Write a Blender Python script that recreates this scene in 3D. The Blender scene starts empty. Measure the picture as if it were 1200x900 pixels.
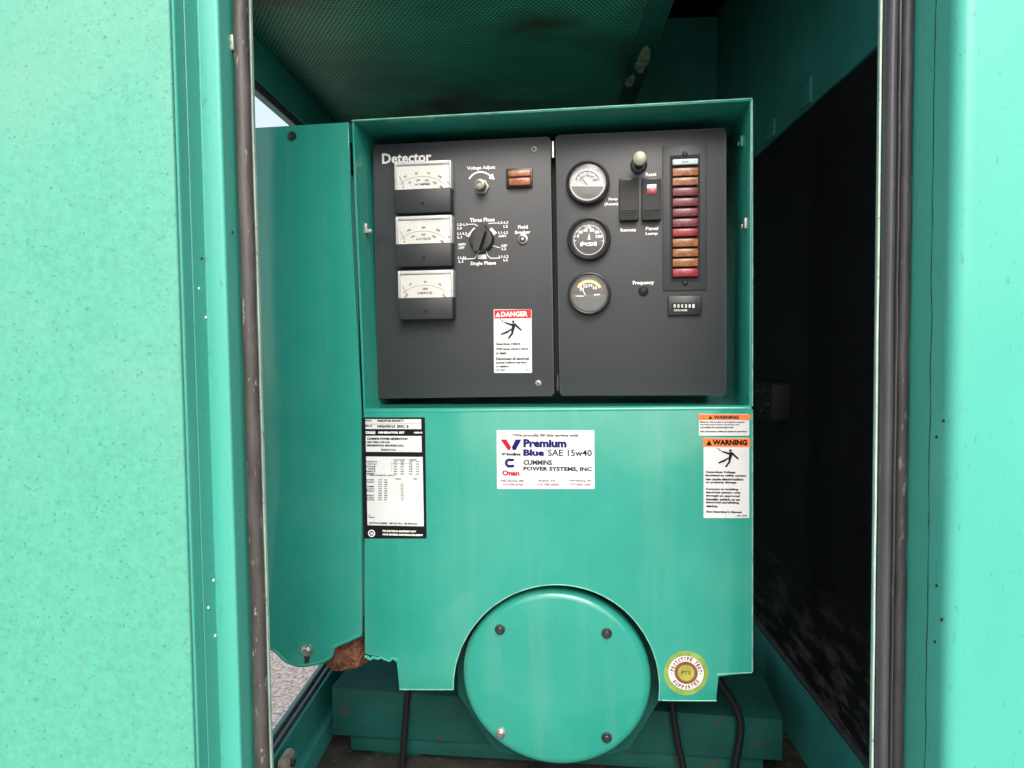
import bpy, bmesh, math, random
from mathutils import Vector, Matrix
R = math.radians
sc = bpy.context.scene
COL = sc.collection
random.seed(7)

# ------------------------------------------------------------------ camera
CZ = 1.45                                   # camera height above the ground
F = 885.0                                   # focal length in photo pixels (1200 wide)
cam_d = bpy.data.cameras.new('camera')
cam_d.sensor_fit = 'HORIZONTAL'
cam_d.angle = 2 * math.atan(600 / F)
cam_d.clip_start = 0.02
cam_d.clip_end = 3000
cam = bpy.data.objects.new('camera', cam_d)
COL.objects.link(cam)
_Y = Vector(((638 - 600) / F, -(406 - 450) / F, -1)).normalized()
_D = Vector(((815 - 600) / F, -(18600 - 450) / F, -1)).normalized()
_Z = -_D
_Z = (_Z - _Y * _Z.dot(_Y)).normalized()
_X = _Y.cross(_Z)
ROT = Matrix((_X, _Y, _Z))                  # camera space -> world space
cam.matrix_world = Matrix.Translation((0, 0, CZ)) @ ROT.to_4x4()
sc.camera = cam
sc.render.resolution_x, sc.render.resolution_y = 1024, 768

# ------------------------------------------------------------------ sky, sun, exposure
SUN_ELEV, SUN_AZ = 39.0, 177.0              # azimuth from +Y, clockwise: behind the camera
w = bpy.data.worlds.new('World')
sc.world = w
w.use_nodes = True
nt = w.node_tree
bg = nt.nodes['Background']
sky = nt.nodes.new('ShaderNodeTexSky')
sky.sky_type = 'NISHITA'
sky.sun_disc = False
sky.sun_elevation = R(SUN_ELEV)
sky.sun_rotation = R(SUN_AZ)
sky.dust_density = 4.0
sky.air_density = 1.0
sky.ozone_density = 0.6
hsv = nt.nodes.new('ShaderNodeHueSaturation')      # thin white cloud: paler than a clear sky
hsv.inputs['Saturation'].default_value = 0.6
nt.links.new(sky.outputs[0], hsv.inputs['Color'])
nt.links.new(hsv.outputs[0], bg.inputs[0])
bg.inputs[1].default_value = 0.15
sun_d = bpy.data.lights.new('sun', 'SUN')
sun_d.energy = 0.95
sun_d.angle = R(32)
sun_d.color = (1.0, 0.97, 0.92)
sun = bpy.data.objects.new('sun', sun_d)
COL.objects.link(sun)
sv = Vector((math.sin(R(SUN_AZ)) * math.cos(R(SUN_ELEV)), math.cos(R(SUN_AZ)) * math.cos(R(SUN_ELEV)), math.sin(R(SUN_ELEV))))
sun.rotation_euler = sv.to_track_quat('Z', 'Y').to_euler()
sun.location = (0, -4, 6)
vs = sc.view_settings
vs.view_transform = 'Standard'
vs.look = 'None'
vs.gamma = 1.0
vs.use_curve_mapping = False
vs.exposure = 0.88

# ------------------------------------------------------------------ materials
def mat(name, col, rough=0.5, metal=0.0, spec=0.5, var=0.0, vscale=20, specks=0.0, speck_scale=150, speck_col=(0.05, 0.06, 0.04),
        bump=0.0, bump_scale=300, rvar=0.0, coat=0.0, big=0.0, big_col=None, big_scale=3, stretch=None, wave=0.0, speck_lo=0.62, drips=0.0, drip_col=None):
    m = bpy.data.materials.new(name)
    m.use_nodes = True
    n = m.node_tree
    p = n.nodes['Principled BSDF']
    p.inputs['Base Color'].default_value = (*col, 1)
    p.inputs['Roughness'].default_value = rough
    p.inputs['Metallic'].default_value = metal
    p.inputs['Specular IOR Level'].default_value = spec
    p.inputs['Coat Weight'].default_value = coat
    p.inputs['Coat Roughness'].default_value = 0.08
    tc = n.nodes.new('ShaderNodeTexCoord')
    vec = tc.outputs['Object']
    if stretch:
        mp = n.nodes.new('ShaderNodeMapping')
        mp.inputs['Scale'].default_value = stretch
        n.links.new(vec, mp.inputs[0])
        vec = mp.outputs[0]
    cur = None
    def noise(scale, detail=4, rough_=0.6):
        t = n.nodes.new('ShaderNodeTexNoise')
        t.inputs['Scale'].default_value = scale
        t.inputs['Detail'].default_value = detail
        t.inputs['Roughness'].default_value = rough_
        n.links.new(vec, t.inputs['Vector'])
        return t.outputs[0]
    def ramp(src, a, b, ca=(0, 0, 0), cb=(1, 1, 1)):
        r = n.nodes.new('ShaderNodeValToRGB')
        r.color_ramp.elements[0].position = a
        r.color_ramp.elements[1].position = b
        r.color_ramp.elements[0].color = (*ca, 1)
        r.color_ramp.elements[1].color = (*cb, 1)
        n.links.new(src, r.inputs[0])
        return r.outputs[0]
    def mix(fac, a, b):
        x = n.nodes.new('ShaderNodeMix')
        x.data_type = 'RGBA'
        n.links.new(fac, x.inputs[0])
        for sock, v in ((6, a), (7, b)):
            if isinstance(v, tuple):
                x.inputs[sock].default_value = (*v, 1)
            else:
                n.links.new(v, x.inputs[sock])
        return x.outputs[2]
    if var > 0:
        lo = tuple(c * (1 - var) for c in col)
        hi = tuple(min(1, c * (1 + var)) for c in col)
        cur = ramp(noise(vscale), 0.3, 0.7, lo, hi)
    if big > 0:
        f = ramp(noise(big_scale, 5, 0.65), 0.5, 0.75, (0, 0, 0), (big, big, big))
        cur = mix(f, cur if cur else col, big_col)
    if specks > 0:
        f = ramp(noise(speck_scale, 3, 0.7), speck_lo, speck_lo + 0.08, (0, 0, 0), (specks, specks, specks))
        cur = mix(f, cur if cur else col, speck_col)
    if drips > 0:                                     # dusty run-off streaks and fine vertical scuffs
        mp2 = n.nodes.new('ShaderNodeMapping')
        mp2.inputs['Scale'].default_value = (38, 38, 2.2)
        n.links.new(tc.outputs['Object'], mp2.inputs[0])
        t = n.nodes.new('ShaderNodeTexNoise')
        t.inputs['Scale'].default_value = 1.0; t.inputs['Detail'].default_value = 6; t.inputs['Roughness'].default_value = 0.65
        n.links.new(mp2.outputs[0], t.inputs['Vector'])
        f = ramp(t.outputs[0], 0.52, 0.78, (0, 0, 0), (drips, drips, drips))
        cur = mix(f, cur if cur else col, drip_col)
    if cur:
        n.links.new(cur, p.inputs['Base Color'])
    if rvar > 0:
        r = n.nodes.new('ShaderNodeMapRange')
        r.inputs['To Min'].default_value = max(0.02, rough - rvar)
        r.inputs['To Max'].default_value = min(1, rough + rvar)
        n.links.new(noise(12, 6), r.inputs[0])
        n.links.new(r.outputs[0], p.inputs['Roughness'])
    last = None
    if bump > 0:
        b = n.nodes.new('ShaderNodeBump')
        b.inputs['Strength'].default_value = bump
        b.inputs['Distance'].default_value = 0.001
        n.links.new(noise(bump_scale, 3), b.inputs['Height'])
        last = b.outputs[0]
    if wave > 0:
        b = n.nodes.new('ShaderNodeBump')
        b.inputs['Strength'].default_value = 1.0
        b.inputs['Distance'].default_value = wave
        n.links.new(noise(5, 1), b.inputs['Height'])
        if last:
            n.links.new(last, b.inputs['Normal'])
        last = b.outputs[0]
    if last:
        n.links.new(last, p.inputs['Normal'])
    return m

GREEN = (0.024, 0.280, 0.218)
M = {}
M['gloss'] = mat('glossy_green_paint', GREEN, 0.12, var=0.07, vscale=6, specks=0.25, speck_scale=260, bump=0.04, bump_scale=400, rvar=0.05, wave=0.0030,
                 big=0.7, big_col=(0.066, 0.295, 0.225), big_scale=3, drips=0.35, drip_col=(0.11, 0.31, 0.235))  # paler patches put soft reflections into the paint colour
M['weather'] = mat('weathered_green_paint', (0.080, 0.345, 0.252), 0.45, spec=0.35, var=0.10, vscale=160, specks=0.75, speck_scale=300, speck_col=(0.030, 0.11, 0.075), speck_lo=0.615,
                   bump=0.25, bump_scale=300, rvar=0.1, big=0.8, big_col=(0.15, 0.37, 0.285), big_scale=2.2, drips=0.35, drip_col=(0.13, 0.36, 0.27))
M['post'] = mat('jamb_green_paint', (0.066, 0.40, 0.315), 0.3, var=0.06, vscale=8, specks=0.4, speck_scale=240, bump=0.08, rvar=0.1, drips=0.3, drip_col=(0.12, 0.36, 0.28),
                stretch=(1, 1, 0.35))
M['inner'] = mat('dull_inner_green_paint', (0.032, 0.255, 0.225), 0.5, var=0.2, vscale=7, specks=0.5, speck_scale=60, speck_col=(0.05, 0.06, 0.04), bump=0.1, rvar=0.15)
M['grimy'] = mat('grimy_shaded_green_paint', (0.007, 0.070, 0.058), 0.7, spec=0.2, var=0.3, vscale=9, specks=0.7, speck_scale=45, speck_col=(0.06, 0.05, 0.035), bump=0.2,
                 big=0.35, big_col=(0.03, 0.05, 0.035), big_scale=6)  # grime; the dark tone also carries shade in the end cover gap
M['foam'] = mat('black_foam_lining', (0.006, 0.007, 0.008), 0.85, spec=0.2, bump=0.4, bump_scale=400, var=0.3, vscale=30)
M['floor'] = mat('dirty_floor', (0.03, 0.028, 0.022), 0.9, var=0.6, vscale=25, specks=0.8, speck_scale=80, speck_col=(0.12, 0.09, 0.06), bump=0.9, bump_scale=120)
M['rubber'] = mat('weathered_rubber', (0.062, 0.054, 0.052), 0.5, var=0.45, vscale=60, specks=0.9, speck_scale=170, speck_col=(0.30, 0.28, 0.26), bump=0.5, bump_scale=250, stretch=(1, 1, 0.3))
M['rubber2'] = mat('grey_rubber', (0.055, 0.055, 0.062), 0.42, var=0.3, vscale=50, specks=0.35, speck_scale=140, speck_col=(0.2, 0.19, 0.18), bump=0.3, bump_scale=250, stretch=(1, 1, 0.15))
M['rubber3'] = mat('dark_scuffed_rubber', (0.038, 0.036, 0.038), 0.5, var=0.35, vscale=50, specks=0.6, speck_scale=150, speck_col=(0.2, 0.19, 0.18), bump=0.4, bump_scale=250, stretch=(1, 1, 0.3))
M['lip'] = mat('pale_lip', (0.42, 0.50, 0.43), 0.4, var=0.15, vscale=60, specks=0.6, speck_scale=90)
M['panel'] = mat('charcoal_panel_paint', (0.034, 0.038, 0.044), 0.42, spec=0.42, var=0.06, vscale=8, specks=0.3, speck_scale=400, speck_col=(0.10, 0.10, 0.11), bump=0.15, bump_scale=900, rvar=0.06)
M['black'] = mat('black_plastic', (0.018, 0.019, 0.021), 0.35, var=0.15, vscale=40, bump=0.1, bump_scale=600)
M['meter'] = mat('dark_meter_plastic', (0.030, 0.033, 0.037), 0.42, spec=0.3, var=0.1, vscale=60, bump=0.1, bump_scale=700)
M['matte'] = mat('matte_black', (0.006, 0.006, 0.007), 0.7)
M['white'] = mat('white_print', (0.86, 0.86, 0.85), 0.45, spec=0.12, var=0.03, vscale=80)
M['face'] = mat('meter_face_white', (0.88, 0.88, 0.86), 0.6, spec=0.12, var=0.03, vscale=30)
M['case'] = mat('clear_case_plastic', (0.52, 0.54, 0.55), 0.2, var=0.1, vscale=50)
M['sticker'] = mat('sticker_white', (0.62, 0.64, 0.64), 0.5, spec=0.12, var=0.03, vscale=25, specks=0.15, speck_scale=200)
M['ink'] = mat('black_ink', (0.008, 0.008, 0.009), 0.6, spec=0.12)
M['grayink'] = mat('grey_ink', (0.02, 0.02, 0.024), 0.5, spec=0.12)
M['navy'] = mat('navy_ink', (0.008, 0.010, 0.11), 0.45, spec=0.12)
M['redink'] = mat('red_ink', (0.40, 0.010, 0.025), 0.45, spec=0.12)
M['pinkink'] = mat('faded_red_ink', (0.22, 0.05, 0.10), 0.5, spec=0.12)
M['brownink'] = mat('faded_brown_ink', (0.09, 0.075, 0.05), 0.5, spec=0.12)
M['orange'] = mat('warning_orange', (0.80, 0.20, 0.05), 0.4, spec=0.12, var=0.08, vscale=40)
M['red'] = mat('danger_red', (0.58, 0.035, 0.045), 0.4, spec=0.12, var=0.06, vscale=40)
M['gold'] = mat('gold_sticker', (0.33, 0.36, 0.07), 0.4, spec=0.12, var=0.2, vscale=90)
M['goldrim'] = mat('faded_gold_sticker_rim', (0.21, 0.31, 0.075), 0.4, spec=0.12, var=0.25, vscale=70)
M['brown'] = mat('brown_ring_ink', (0.20, 0.08, 0.04), 0.45, spec=0.12, var=0.2, vscale=90)
M['steel'] = mat('zinc_steel', (0.55, 0.54, 0.50), 0.32, metal=0.9, var=0.15, vscale=80, rvar=0.1)
M['brass'] = mat('dull_brass', (0.26, 0.26, 0.21), 0.42, metal=0.5, var=0.2, vscale=90)
M['bolt'] = mat('dark_bolt', (0.06, 0.07, 0.07), 0.35, metal=0.7, var=0.3, vscale=120)
M['rust'] = mat('rusty_fibre', (0.17, 0.065, 0.035), 0.9, var=0.5, vscale=60, specks=0.8, speck_scale=130, speck_col=(0.30, 0.18, 0.12), bump=1.0, bump_scale=180)
M['ruststain'] = mat('rust_stained_edge', (0.30, 0.26, 0.19), 0.8, var=0.5, vscale=60, specks=0.8, speck_scale=110, speck_col=(0.28, 0.22, 0.16), bump=0.8)
M['cable'] = mat('black_cable', (0.008, 0.009, 0.010), 0.45, bump=0.1)
M['rocker'] = mat('rocker_grey_black', (0.018, 0.020, 0.020), 0.5, spec=0.2, var=0.1, vscale=90)
M['amber'] = mat('amber_lens', (0.33, 0.105, 0.045), 0.25, var=0.45, vscale=190)
M['peach'] = mat('peach_lens', (0.34, 0.145, 0.075), 0.25, var=0.45, vscale=190)
M['dullred'] = mat('dull_red_lens', (0.165, 0.036, 0.048), 0.25, var=0.45, vscale=190)
M['redlens'] = mat('red_lens', (0.27, 0.022, 0.036), 0.25, var=0.45, vscale=190)
M['ochre'] = mat('ochre_lens', (0.27, 0.105, 0.032), 0.25, var=0.45, vscale=190)
M['bluewhite'] = mat('blue_white_lens', (0.55, 0.65, 0.72), 0.3)
M['dialreflect'] = mat('sky_reflection_dial', (0.50, 0.51, 0.52), 0.5, var=0.12, vscale=120)  # sky reflection on the gauge glass, painted as a pale dial
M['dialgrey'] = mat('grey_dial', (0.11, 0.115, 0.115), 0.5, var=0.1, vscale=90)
M['dialdark'] = mat('dark_dial', (0.042, 0.045, 0.044), 0.5, var=0.1, vscale=90)
M['cream'] = mat('cream_print', (0.80, 0.60, 0.26), 0.5)
M['greenprint'] = mat('green_print', (0.07, 0.16, 0.09), 0.5)
M['concrete'] = mat('gravel', (0.33, 0.295, 0.27), 0.95, var=0.75, vscale=55, specks=0.85, speck_scale=40, speck_col=(0.16, 0.13, 0.11), bump=1.0, bump_scale=60)

def glass_mat():
    m = bpy.data.materials.new('clear_glass')
    m.use_nodes = True
    n = m.node_tree
    n.nodes.remove(n.nodes['Principled BSDF'])
    out = n.nodes['Material Output']
    fr = n.nodes.new('ShaderNodeFresnel')
    fr.inputs[0].default_value = 1.5
    tr = n.nodes.new('ShaderNodeBsdfTransparent')
    tr.inputs[0].default_value = (0.995, 0.995, 0.995, 1)
    gl = n.nodes.new('ShaderNodeBsdfGlossy')
    gl.inputs['Roughness'].default_value = 0.04
    mx = n.nodes.new('ShaderNodeMixShader')
    n.links.new(fr.outputs[0], mx.inputs[0])
    n.links.new(tr.outputs[0], mx.inputs[1])
    n.links.new(gl.outputs[0], mx.inputs[2])
    n.links.new(mx.outputs[0], out.inputs[0])
    return m
M['glass'] = glass_mat()
M['edge'] = mat('worn_lit_green_edge', (0.17, 0.44, 0.34), 0.4, var=0.4, vscale=60, specks=0.6, speck_scale=120)  # pale colour carries edge highlights as well as wear
M['crack'] = mat('dark_crack', (0.012, 0.06, 0.05), 0.8)
M['zinc'] = mat('pale_zinc', (0.42, 0.42, 0.40), 0.35, metal=0.25, var=0.12, vscale=90)

def perforated_mat():
    m = mat('perforated_green_sheet', (0.055, 0.38, 0.245), 0.5, var=0.3, vscale=6)
    n = m.node_tree
    p = n.nodes['Principled BSDF']
    src = p.inputs['Base Color'].links[0].from_socket
    tc = n.nodes.new('ShaderNodeTexCoord')
    def grid(off):
        mp = n.nodes.new('ShaderNodeMapping')
        mp.inputs['Scale'].default_value = (1 / 0.0064, 1 / 0.0111, 0)
        mp.inputs['Location'].default_value = (off, off, 0)
        n.links.new(tc.outputs['Object'], mp.inputs[0])
        fr = n.nodes.new('ShaderNodeVectorMath'); fr.operation = 'FRACTION'
        n.links.new(mp.outputs[0], fr.inputs[0])
        sb = n.nodes.new('ShaderNodeVectorMath'); sb.operation = 'SUBTRACT'
        sb.inputs[1].default_value = (0.5, 0.5, 0)
        n.links.new(fr.outputs[0], sb.inputs[0])
        ml = n.nodes.new('ShaderNodeVectorMath'); ml.operation = 'MULTIPLY'
        ml.inputs[1].default_value = (1, 1.73, 0)
        n.links.new(sb.outputs[0], ml.inputs[0])
        ln = n.nodes.new('ShaderNodeVectorMath'); ln.operation = 'LENGTH'
        n.links.new(ml.outputs[0], ln.inputs[0])
        return ln.outputs['Value']
    mn = n.nodes.new('ShaderNodeMath'); mn.operation = 'MINIMUM'
    n.links.new(grid(0.0), mn.inputs[0]); n.links.new(grid(0.5), mn.inputs[1])
    lt = n.nodes.new('ShaderNodeMapRange')
    lt.inputs['From Min'].default_value = 0.34; lt.inputs['From Max'].default_value = 0.40
    n.links.new(mn.outputs[0], lt.inputs[0])
    # brown grime with its own shape, towards the left end of the sheet
    ns = n.nodes.new('ShaderNodeTexNoise'); ns.inputs['Scale'].default_value = 5; ns.inputs['Detail'].default_value = 5
    n.links.new(tc.outputs['Object'], ns.inputs['Vector'])
    rp = n.nodes.new('ShaderNodeValToRGB')
    rp.color_ramp.elements[0].position = 0.5; rp.color_ramp.elements[1].position = 0.68
    n.links.new(ns.outputs[0], rp.inputs[0])
    g = n.nodes.new('ShaderNodeMix'); g.data_type = 'RGBA'
    n.links.new(rp.outputs[0], g.inputs[0]); n.links.new(src, g.inputs[6]); g.inputs[7].default_value = (0.05, 0.035, 0.02, 1)
    x = n.nodes.new('ShaderNodeMix'); x.data_type = 'RGBA'
    n.links.new(lt.outputs[0], x.inputs[0]); x.inputs[6].default_value = (0.004, 0.007, 0.006, 1); n.links.new(g.outputs[2], x.inputs[7])
    n.links.new(x.outputs[2], p.inputs['Base Color'])
    return m
M['perf'] = perforated_mat()

def dusty_foam():
    m = mat('dusty_black_lining', (0.006, 0.007, 0.008), 0.7, spec=0.3, bump=0.3, bump_scale=300, var=0.4, vscale=14)
    n = m.node_tree
    p = n.nodes['Principled BSDF']
    src = p.inputs['Base Color'].links[0].from_socket
    tc = n.nodes.new('ShaderNodeTexCoord')
    mp = n.nodes.new('ShaderNodeMapping'); mp.inputs['Scale'].default_value = (1, 1.2, 5)
    mp.inputs['Rotation'].default_value = (R(38), 0, 0)
    n.links.new(tc.outputs['Object'], mp.inputs[0])
    ns = n.nodes.new('ShaderNodeTexNoise'); ns.inputs['Scale'].default_value = 9; ns.inputs['Detail'].default_value = 6; ns.inputs['Roughness'].default_value = 0.7
    n.links.new(mp.outputs[0], ns.inputs['Vector'])
    sp = n.nodes.new('ShaderNodeSeparateXYZ'); n.links.new(tc.outputs['Object'], sp.inputs[0])
    mr = n.nodes.new('ShaderNodeMapRange')
    mr.inputs['From Min'].default_value = CZ - 0.36; mr.inputs['From Max'].default_value = CZ - 0.54
    n.links.new(sp.outputs['Z'], mr.inputs[0])
    rp = n.nodes.new('ShaderNodeValToRGB'); rp.color_ramp.elements[0].position = 0.47; rp.color_ramp.elements[1].position = 0.70
    n.links.new(ns.outputs[0], rp.inputs[0])
    ml = n.nodes.new('ShaderNodeMath'); ml.operation = 'MULTIPLY'
    n.links.new(mr.outputs[0], ml.inputs[0]); n.links.new(rp.outputs[0], ml.inputs[1])
    x = n.nodes.new('ShaderNodeMix'); x.data_type = 'RGBA'
    n.links.new(ml.outputs[0], x.inputs[0]); n.links.new(src, x.inputs[6]); x.inputs[7].default_value = (0.17, 0.18, 0.165, 1)
    n.links.new(x.outputs[2], p.inputs['Base Color'])
    return m
M['dusty'] = dusty_foam()

# ------------------------------------------------------------------ helpers
def empty(name, loc=(0, 0, 0), rz=0.0, label=None, cat=None, group=None):
    o = bpy.data.objects.new(name, None)
    o.empty_display_size = 0.05
    COL.objects.link(o)
    o.location = loc
    o.rotation_euler = (0, 0, rz)
    if label: o['label'] = label
    if cat: o['category'] = cat
    if group: o['group'] = group
    return o

def link(name, me, m, parent=None, loc=None, label=None):
    me.materials.clear()
    me.materials.append(M[m])
    o = bpy.data.objects.new(name, me)
    COL.objects.link(o)
    if parent: o.parent = parent
    if loc: o.location = loc
    if label: o['label'] = label
    return o

def mesh(bm, name='mesh', smooth=None):
    me = bpy.data.meshes.new(name)
    bmesh.ops.recalc_face_normals(bm, faces=bm.faces[:])
    bm.to_mesh(me)
    bm.free()
    if smooth:
        for p in me.polygons: p.use_smooth = True
        me.set_sharp_from_angle(angle=R(smooth))
    return me

def box_bm(bm, x0, x1, y0, y1, z0, z1, bevel=0.0, seg=2):
    b2 = bmesh.new()
    bmesh.ops.create_cube(b2, size=1)
    for v in b2.verts:
        v.co = Vector(((x0 + x1) / 2 + v.co.x * (x1 - x0), (y0 + y1) / 2 + v.co.y * (y1 - y0), (z0 + z1) / 2 + v.co.z * (z1 - z0)))
    if bevel > 0:
        bmesh.ops.bevel(b2, geom=b2.edges[:], offset=bevel, segments=seg, affect='EDGES', profile=0.5)
    t = bpy.data.meshes.new('tmp'); b2.to_mesh(t); b2.free()
    bm.from_mesh(t); bpy.data.meshes.remove(t)

def box(name, x0, x1, y0, y1, z0, z1, m, parent=None, bevel=0.0, seg=2, label=None):
    bm = bmesh.new()
    box_bm(bm, x0, x1, y0, y1, z0, z1, bevel, seg)
    return link(name, mesh(bm, name, 40 if bevel else None), m, parent, label=label)

def prism(name, pts, y0, y1, m, parent=None, bevel=0.0, seg=2, label=None):
    """outline pts in the (x, z) plane, from depth y0 (front) to y1"""
    bm = bmesh.new()
    f = [bm.verts.new((x, y0, z)) for x, z in pts]
    b = [bm.verts.new((x, y1, z)) for x, z in pts]
    ff = bm.faces.new(f)
    bm.faces.new(b[::-1])
    n = len(pts)
    for i in range(n):
        bm.faces.new((f[i], b[i], b[(i + 1) % n], f[(i + 1) % n]))
    if bevel > 0:
        bmesh.ops.bevel(bm, geom=list(ff.edges), offset=bevel, segments=seg, affect='EDGES', profile=0.5)
    return link(name, mesh(bm, name, 35), m, parent, label=label)

def extrude_z(name, pts, z0, z1, m, parent=None, smooth=35, rows=1, wob=0.0):
    """closed outline pts in the (x, y) plane swept upwards"""
    bm = bmesh.new()
    rings = []
    for k in range(rows + 1):
        z = z0 + (z1 - z0) * k / rows
        dx = random.uniform(-wob, wob); dy = random.uniform(-wob, wob)
        rings.append([bm.verts.new((x + dx, y + dy, z)) for x, y in pts])
    n = len(pts)
    for a, b in zip(rings, rings[1:]):
        for i in range(n):
            bm.faces.new((a[i], a[(i + 1) % n], b[(i + 1) % n], b[i]))
    bm.faces.new(rings[0][::-1]); bm.faces.new(rings[-1])
    return link(name, mesh(bm, name, smooth), m, parent)

def rounded(pts, radii, seg=5):
    """round the corners of a closed outline"""
    out = []
    n = len(pts)
    for i in range(n):
        r = radii[i] if isinstance(radii, (list, tuple)) else radii
        p = Vector(pts[i]); a = Vector(pts[i - 1]); b = Vector(pts[(i + 1) % n])
        if r <= 0:
            out.append(tuple(p)); continue
        da = (a - p).normalized(); db = (b - p).normalized()
        p0 = p + da * r; p1 = p + db * r
        for k in range(seg + 1):
            t = k / seg
            q = (1 - t) ** 2 * p0 + 2 * t * (1 - t) * p + t * t * p1
            out.append(tuple(q))
    return out

def ellipse(cx, cy, rx, ry, n=20, a0=0):
    return [(cx + rx * math.cos(a0 + 2 * math.pi * i / n), cy + ry * math.sin(a0 + 2 * math.pi * i / n)) for i in range(n)]

def lathe(name, prof, m, parent, cx, cz, n=40, smooth=35, sz=1.0, loc=None, axis=(0, 0)):
    """prof = [(radius, y)] turned about an axis along y through (cx, cz); axis shifts x, z per metre towards the front"""
    bm = bmesh.new()
    rings = []
    for r, y in prof:
        ox, oz = -axis[0] * y, -axis[1] * y
        if r <= 1e-6:
            rings.append([bm.verts.new((cx + ox, y, cz + oz))])
        else:
            rings.append([bm.verts.new((cx + ox + r * math.cos(2 * math.pi * i / n), y, cz + oz + sz * r * math.sin(2 * math.pi * i / n))) for i in range(n)])
    for a, b in zip(rings, rings[1:]):
        for i in range(n):
            j = (i + 1) % n
            if len(a) == 1 and len(b) == 1: continue
            if len(a) == 1: bm.faces.new((a[0], b[i], b[j]))
            elif len(b) == 1: bm.faces.new((a[i], a[j], b[0]))
            else: bm.faces.new((a[i], a[j], b[j], b[i]))
    return link(name, mesh(bm, name, smooth), m, parent, loc)

def tube(name, pts, r, m, parent=None, n=10, sub=8):
    """smooth round tube through pts"""
    P = [Vector(p) for p in pts]
    path = []
    for i in range(len(P) - 1):
        p0 = P[max(i - 1, 0)]; p1 = P[i]; p2 = P[i + 1]; p3 = P[min(i + 2, len(P) - 1)]
        for k in range(sub):
            t = k / sub
            path.append(0.5 * ((2 * p1) + (p2 - p0) * t + (2 * p0 - 5 * p1 + 4 * p2 - p3) * t * t + (3 * p1 - p0 - 3 * p2 + p3) * t ** 3))
    path.append(P[-1])
    bm = bmesh.new()
    rings = []
    for i, p in enumerate(path):
        d = (path[min(i + 1, len(path) - 1)] - path[max(i - 1, 0)]).normalized()
        s = d.cross(Vector((0, 1, 0.01))).normalized()
        if s.length < 0.1: s = Vector((1, 0, 0))
        t = d.cross(s).normalized()
        rings.append([bm.verts.new(p + r * (math.cos(2 * math.pi * k / n) * s + math.sin(2 * math.pi * k / n) * t)) for k in range(n)])
    for a, b in zip(rings, rings[1:]):
        for k in range(n):
            bm.faces.new((a[k], a[(k + 1) % n], b[(k + 1) % n], b[k]))
    bm.faces.new(rings[0]); bm.faces.new(rings[-1][::-1])
    return link(name, mesh(bm, name, 50), m, parent)

# photo pixel -> direction in the world
def ray(px, py):
    return ROT @ Vector(((px - 600) / F, -(py - 450) / F, -1))
def WX(px, y, py=450):
    d = ray(px, py)
    return d.x / d.y * y
def at_x(px, py, x):                      # point on a wall x = const, seen at this pixel (camera origin)
    d = ray(px, py); k = x / d.x
    return Vector((x, d.y * k, d.z * k + CZ))

# ------------------------------------------------------------------ the setting: ground
bm = bmesh.new()
vsq = [bm.verts.new(p) for p in ((-900, -900, 0), (900, -900, 0), (900, 900, 0), (-900, 900, 0))]
bm.faces.new(vsq)
g = link('ground', mesh(bm, 'ground'), 'concrete')
g['kind'] = 'structure'
g['label'] = 'pale speckled gravel ground outside the enclosure'

# ------------------------------------------------------------------ the enclosure
enc = empty('generator_enclosure', (0, 0, 0), 0, 'green sheet metal generator enclosure with an open front doorway and rubber seals', 'enclosure')
Z0, Z1 = CZ - 0.78, CZ + 0.80
XL, XR = -0.40, 0.42
YB = 1.87
FLOOR = CZ - 0.68
# left door post: one folded sheet
xa, ya = WX(218, 0.60), 0.60
xa2 = xa + 0.0012
yb = xa / (WX(244.5, 1.0)); xb = WX(269, yb)
yc = xb / (WX(286, 1.0)); xlip = WX(306, yc)
ym = xa / (WX(229, 1.0))
post = extrude_z('door_post', rounded([(-0.50, ya), (xa, ya), (xa, ym - 0.001), (xa - 0.0016, ym - 0.0005), (xa - 0.0016, ym + 0.001), (xa + 0.0004, ym + 0.0015), (xa + 0.0004, yb),
                              (xb, yb), (xb, yc), (xlip, yc), (xlip, yc + 0.004), (xb - 0.004, yc + 0.004), (xb - 0.004, 0.70), (-0.46, 0.70), (-0.50, 0.70)],
                             [0, 0.003, 0, 0, 0, 0, 0.0015, 0.003, 0.002, 0.0005, 0, 0, 0, 0, 0], 4), Z0, Z1, 'post', enc)
# outer skin of the wall left of the doorway, chalky and speckled
extrude_z('outer_panel', rounded([(-0.70, ya - 0.004), (xa - 0.0015, ya - 0.004), (xa - 0.0015, ya - 0.0004), (-0.70, ya - 0.0004)], [0, 0.002, 0, 0], 3), Z0, Z1, 'weather', enc)
sx = WX(294.5, yc - 0.0055)
sr = 0.0066
extrude_z('rubber_seal', ellipse(sx, yc - 0.0056, sr, sr * 0.92, 18), Z0, Z1, 'rubber', post, 50, 60, 0.00035)
extrude_z('metal_lip', [(xlip - 0.0012, yc - 0.0012), (xlip + 0.0003, yc - 0.0012), (xlip + 0.0003, yc + 0.003), (xlip - 0.0012, yc + 0.003)], Z0, Z1, 'lip', post, 35, 40, 0.0002)
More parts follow.
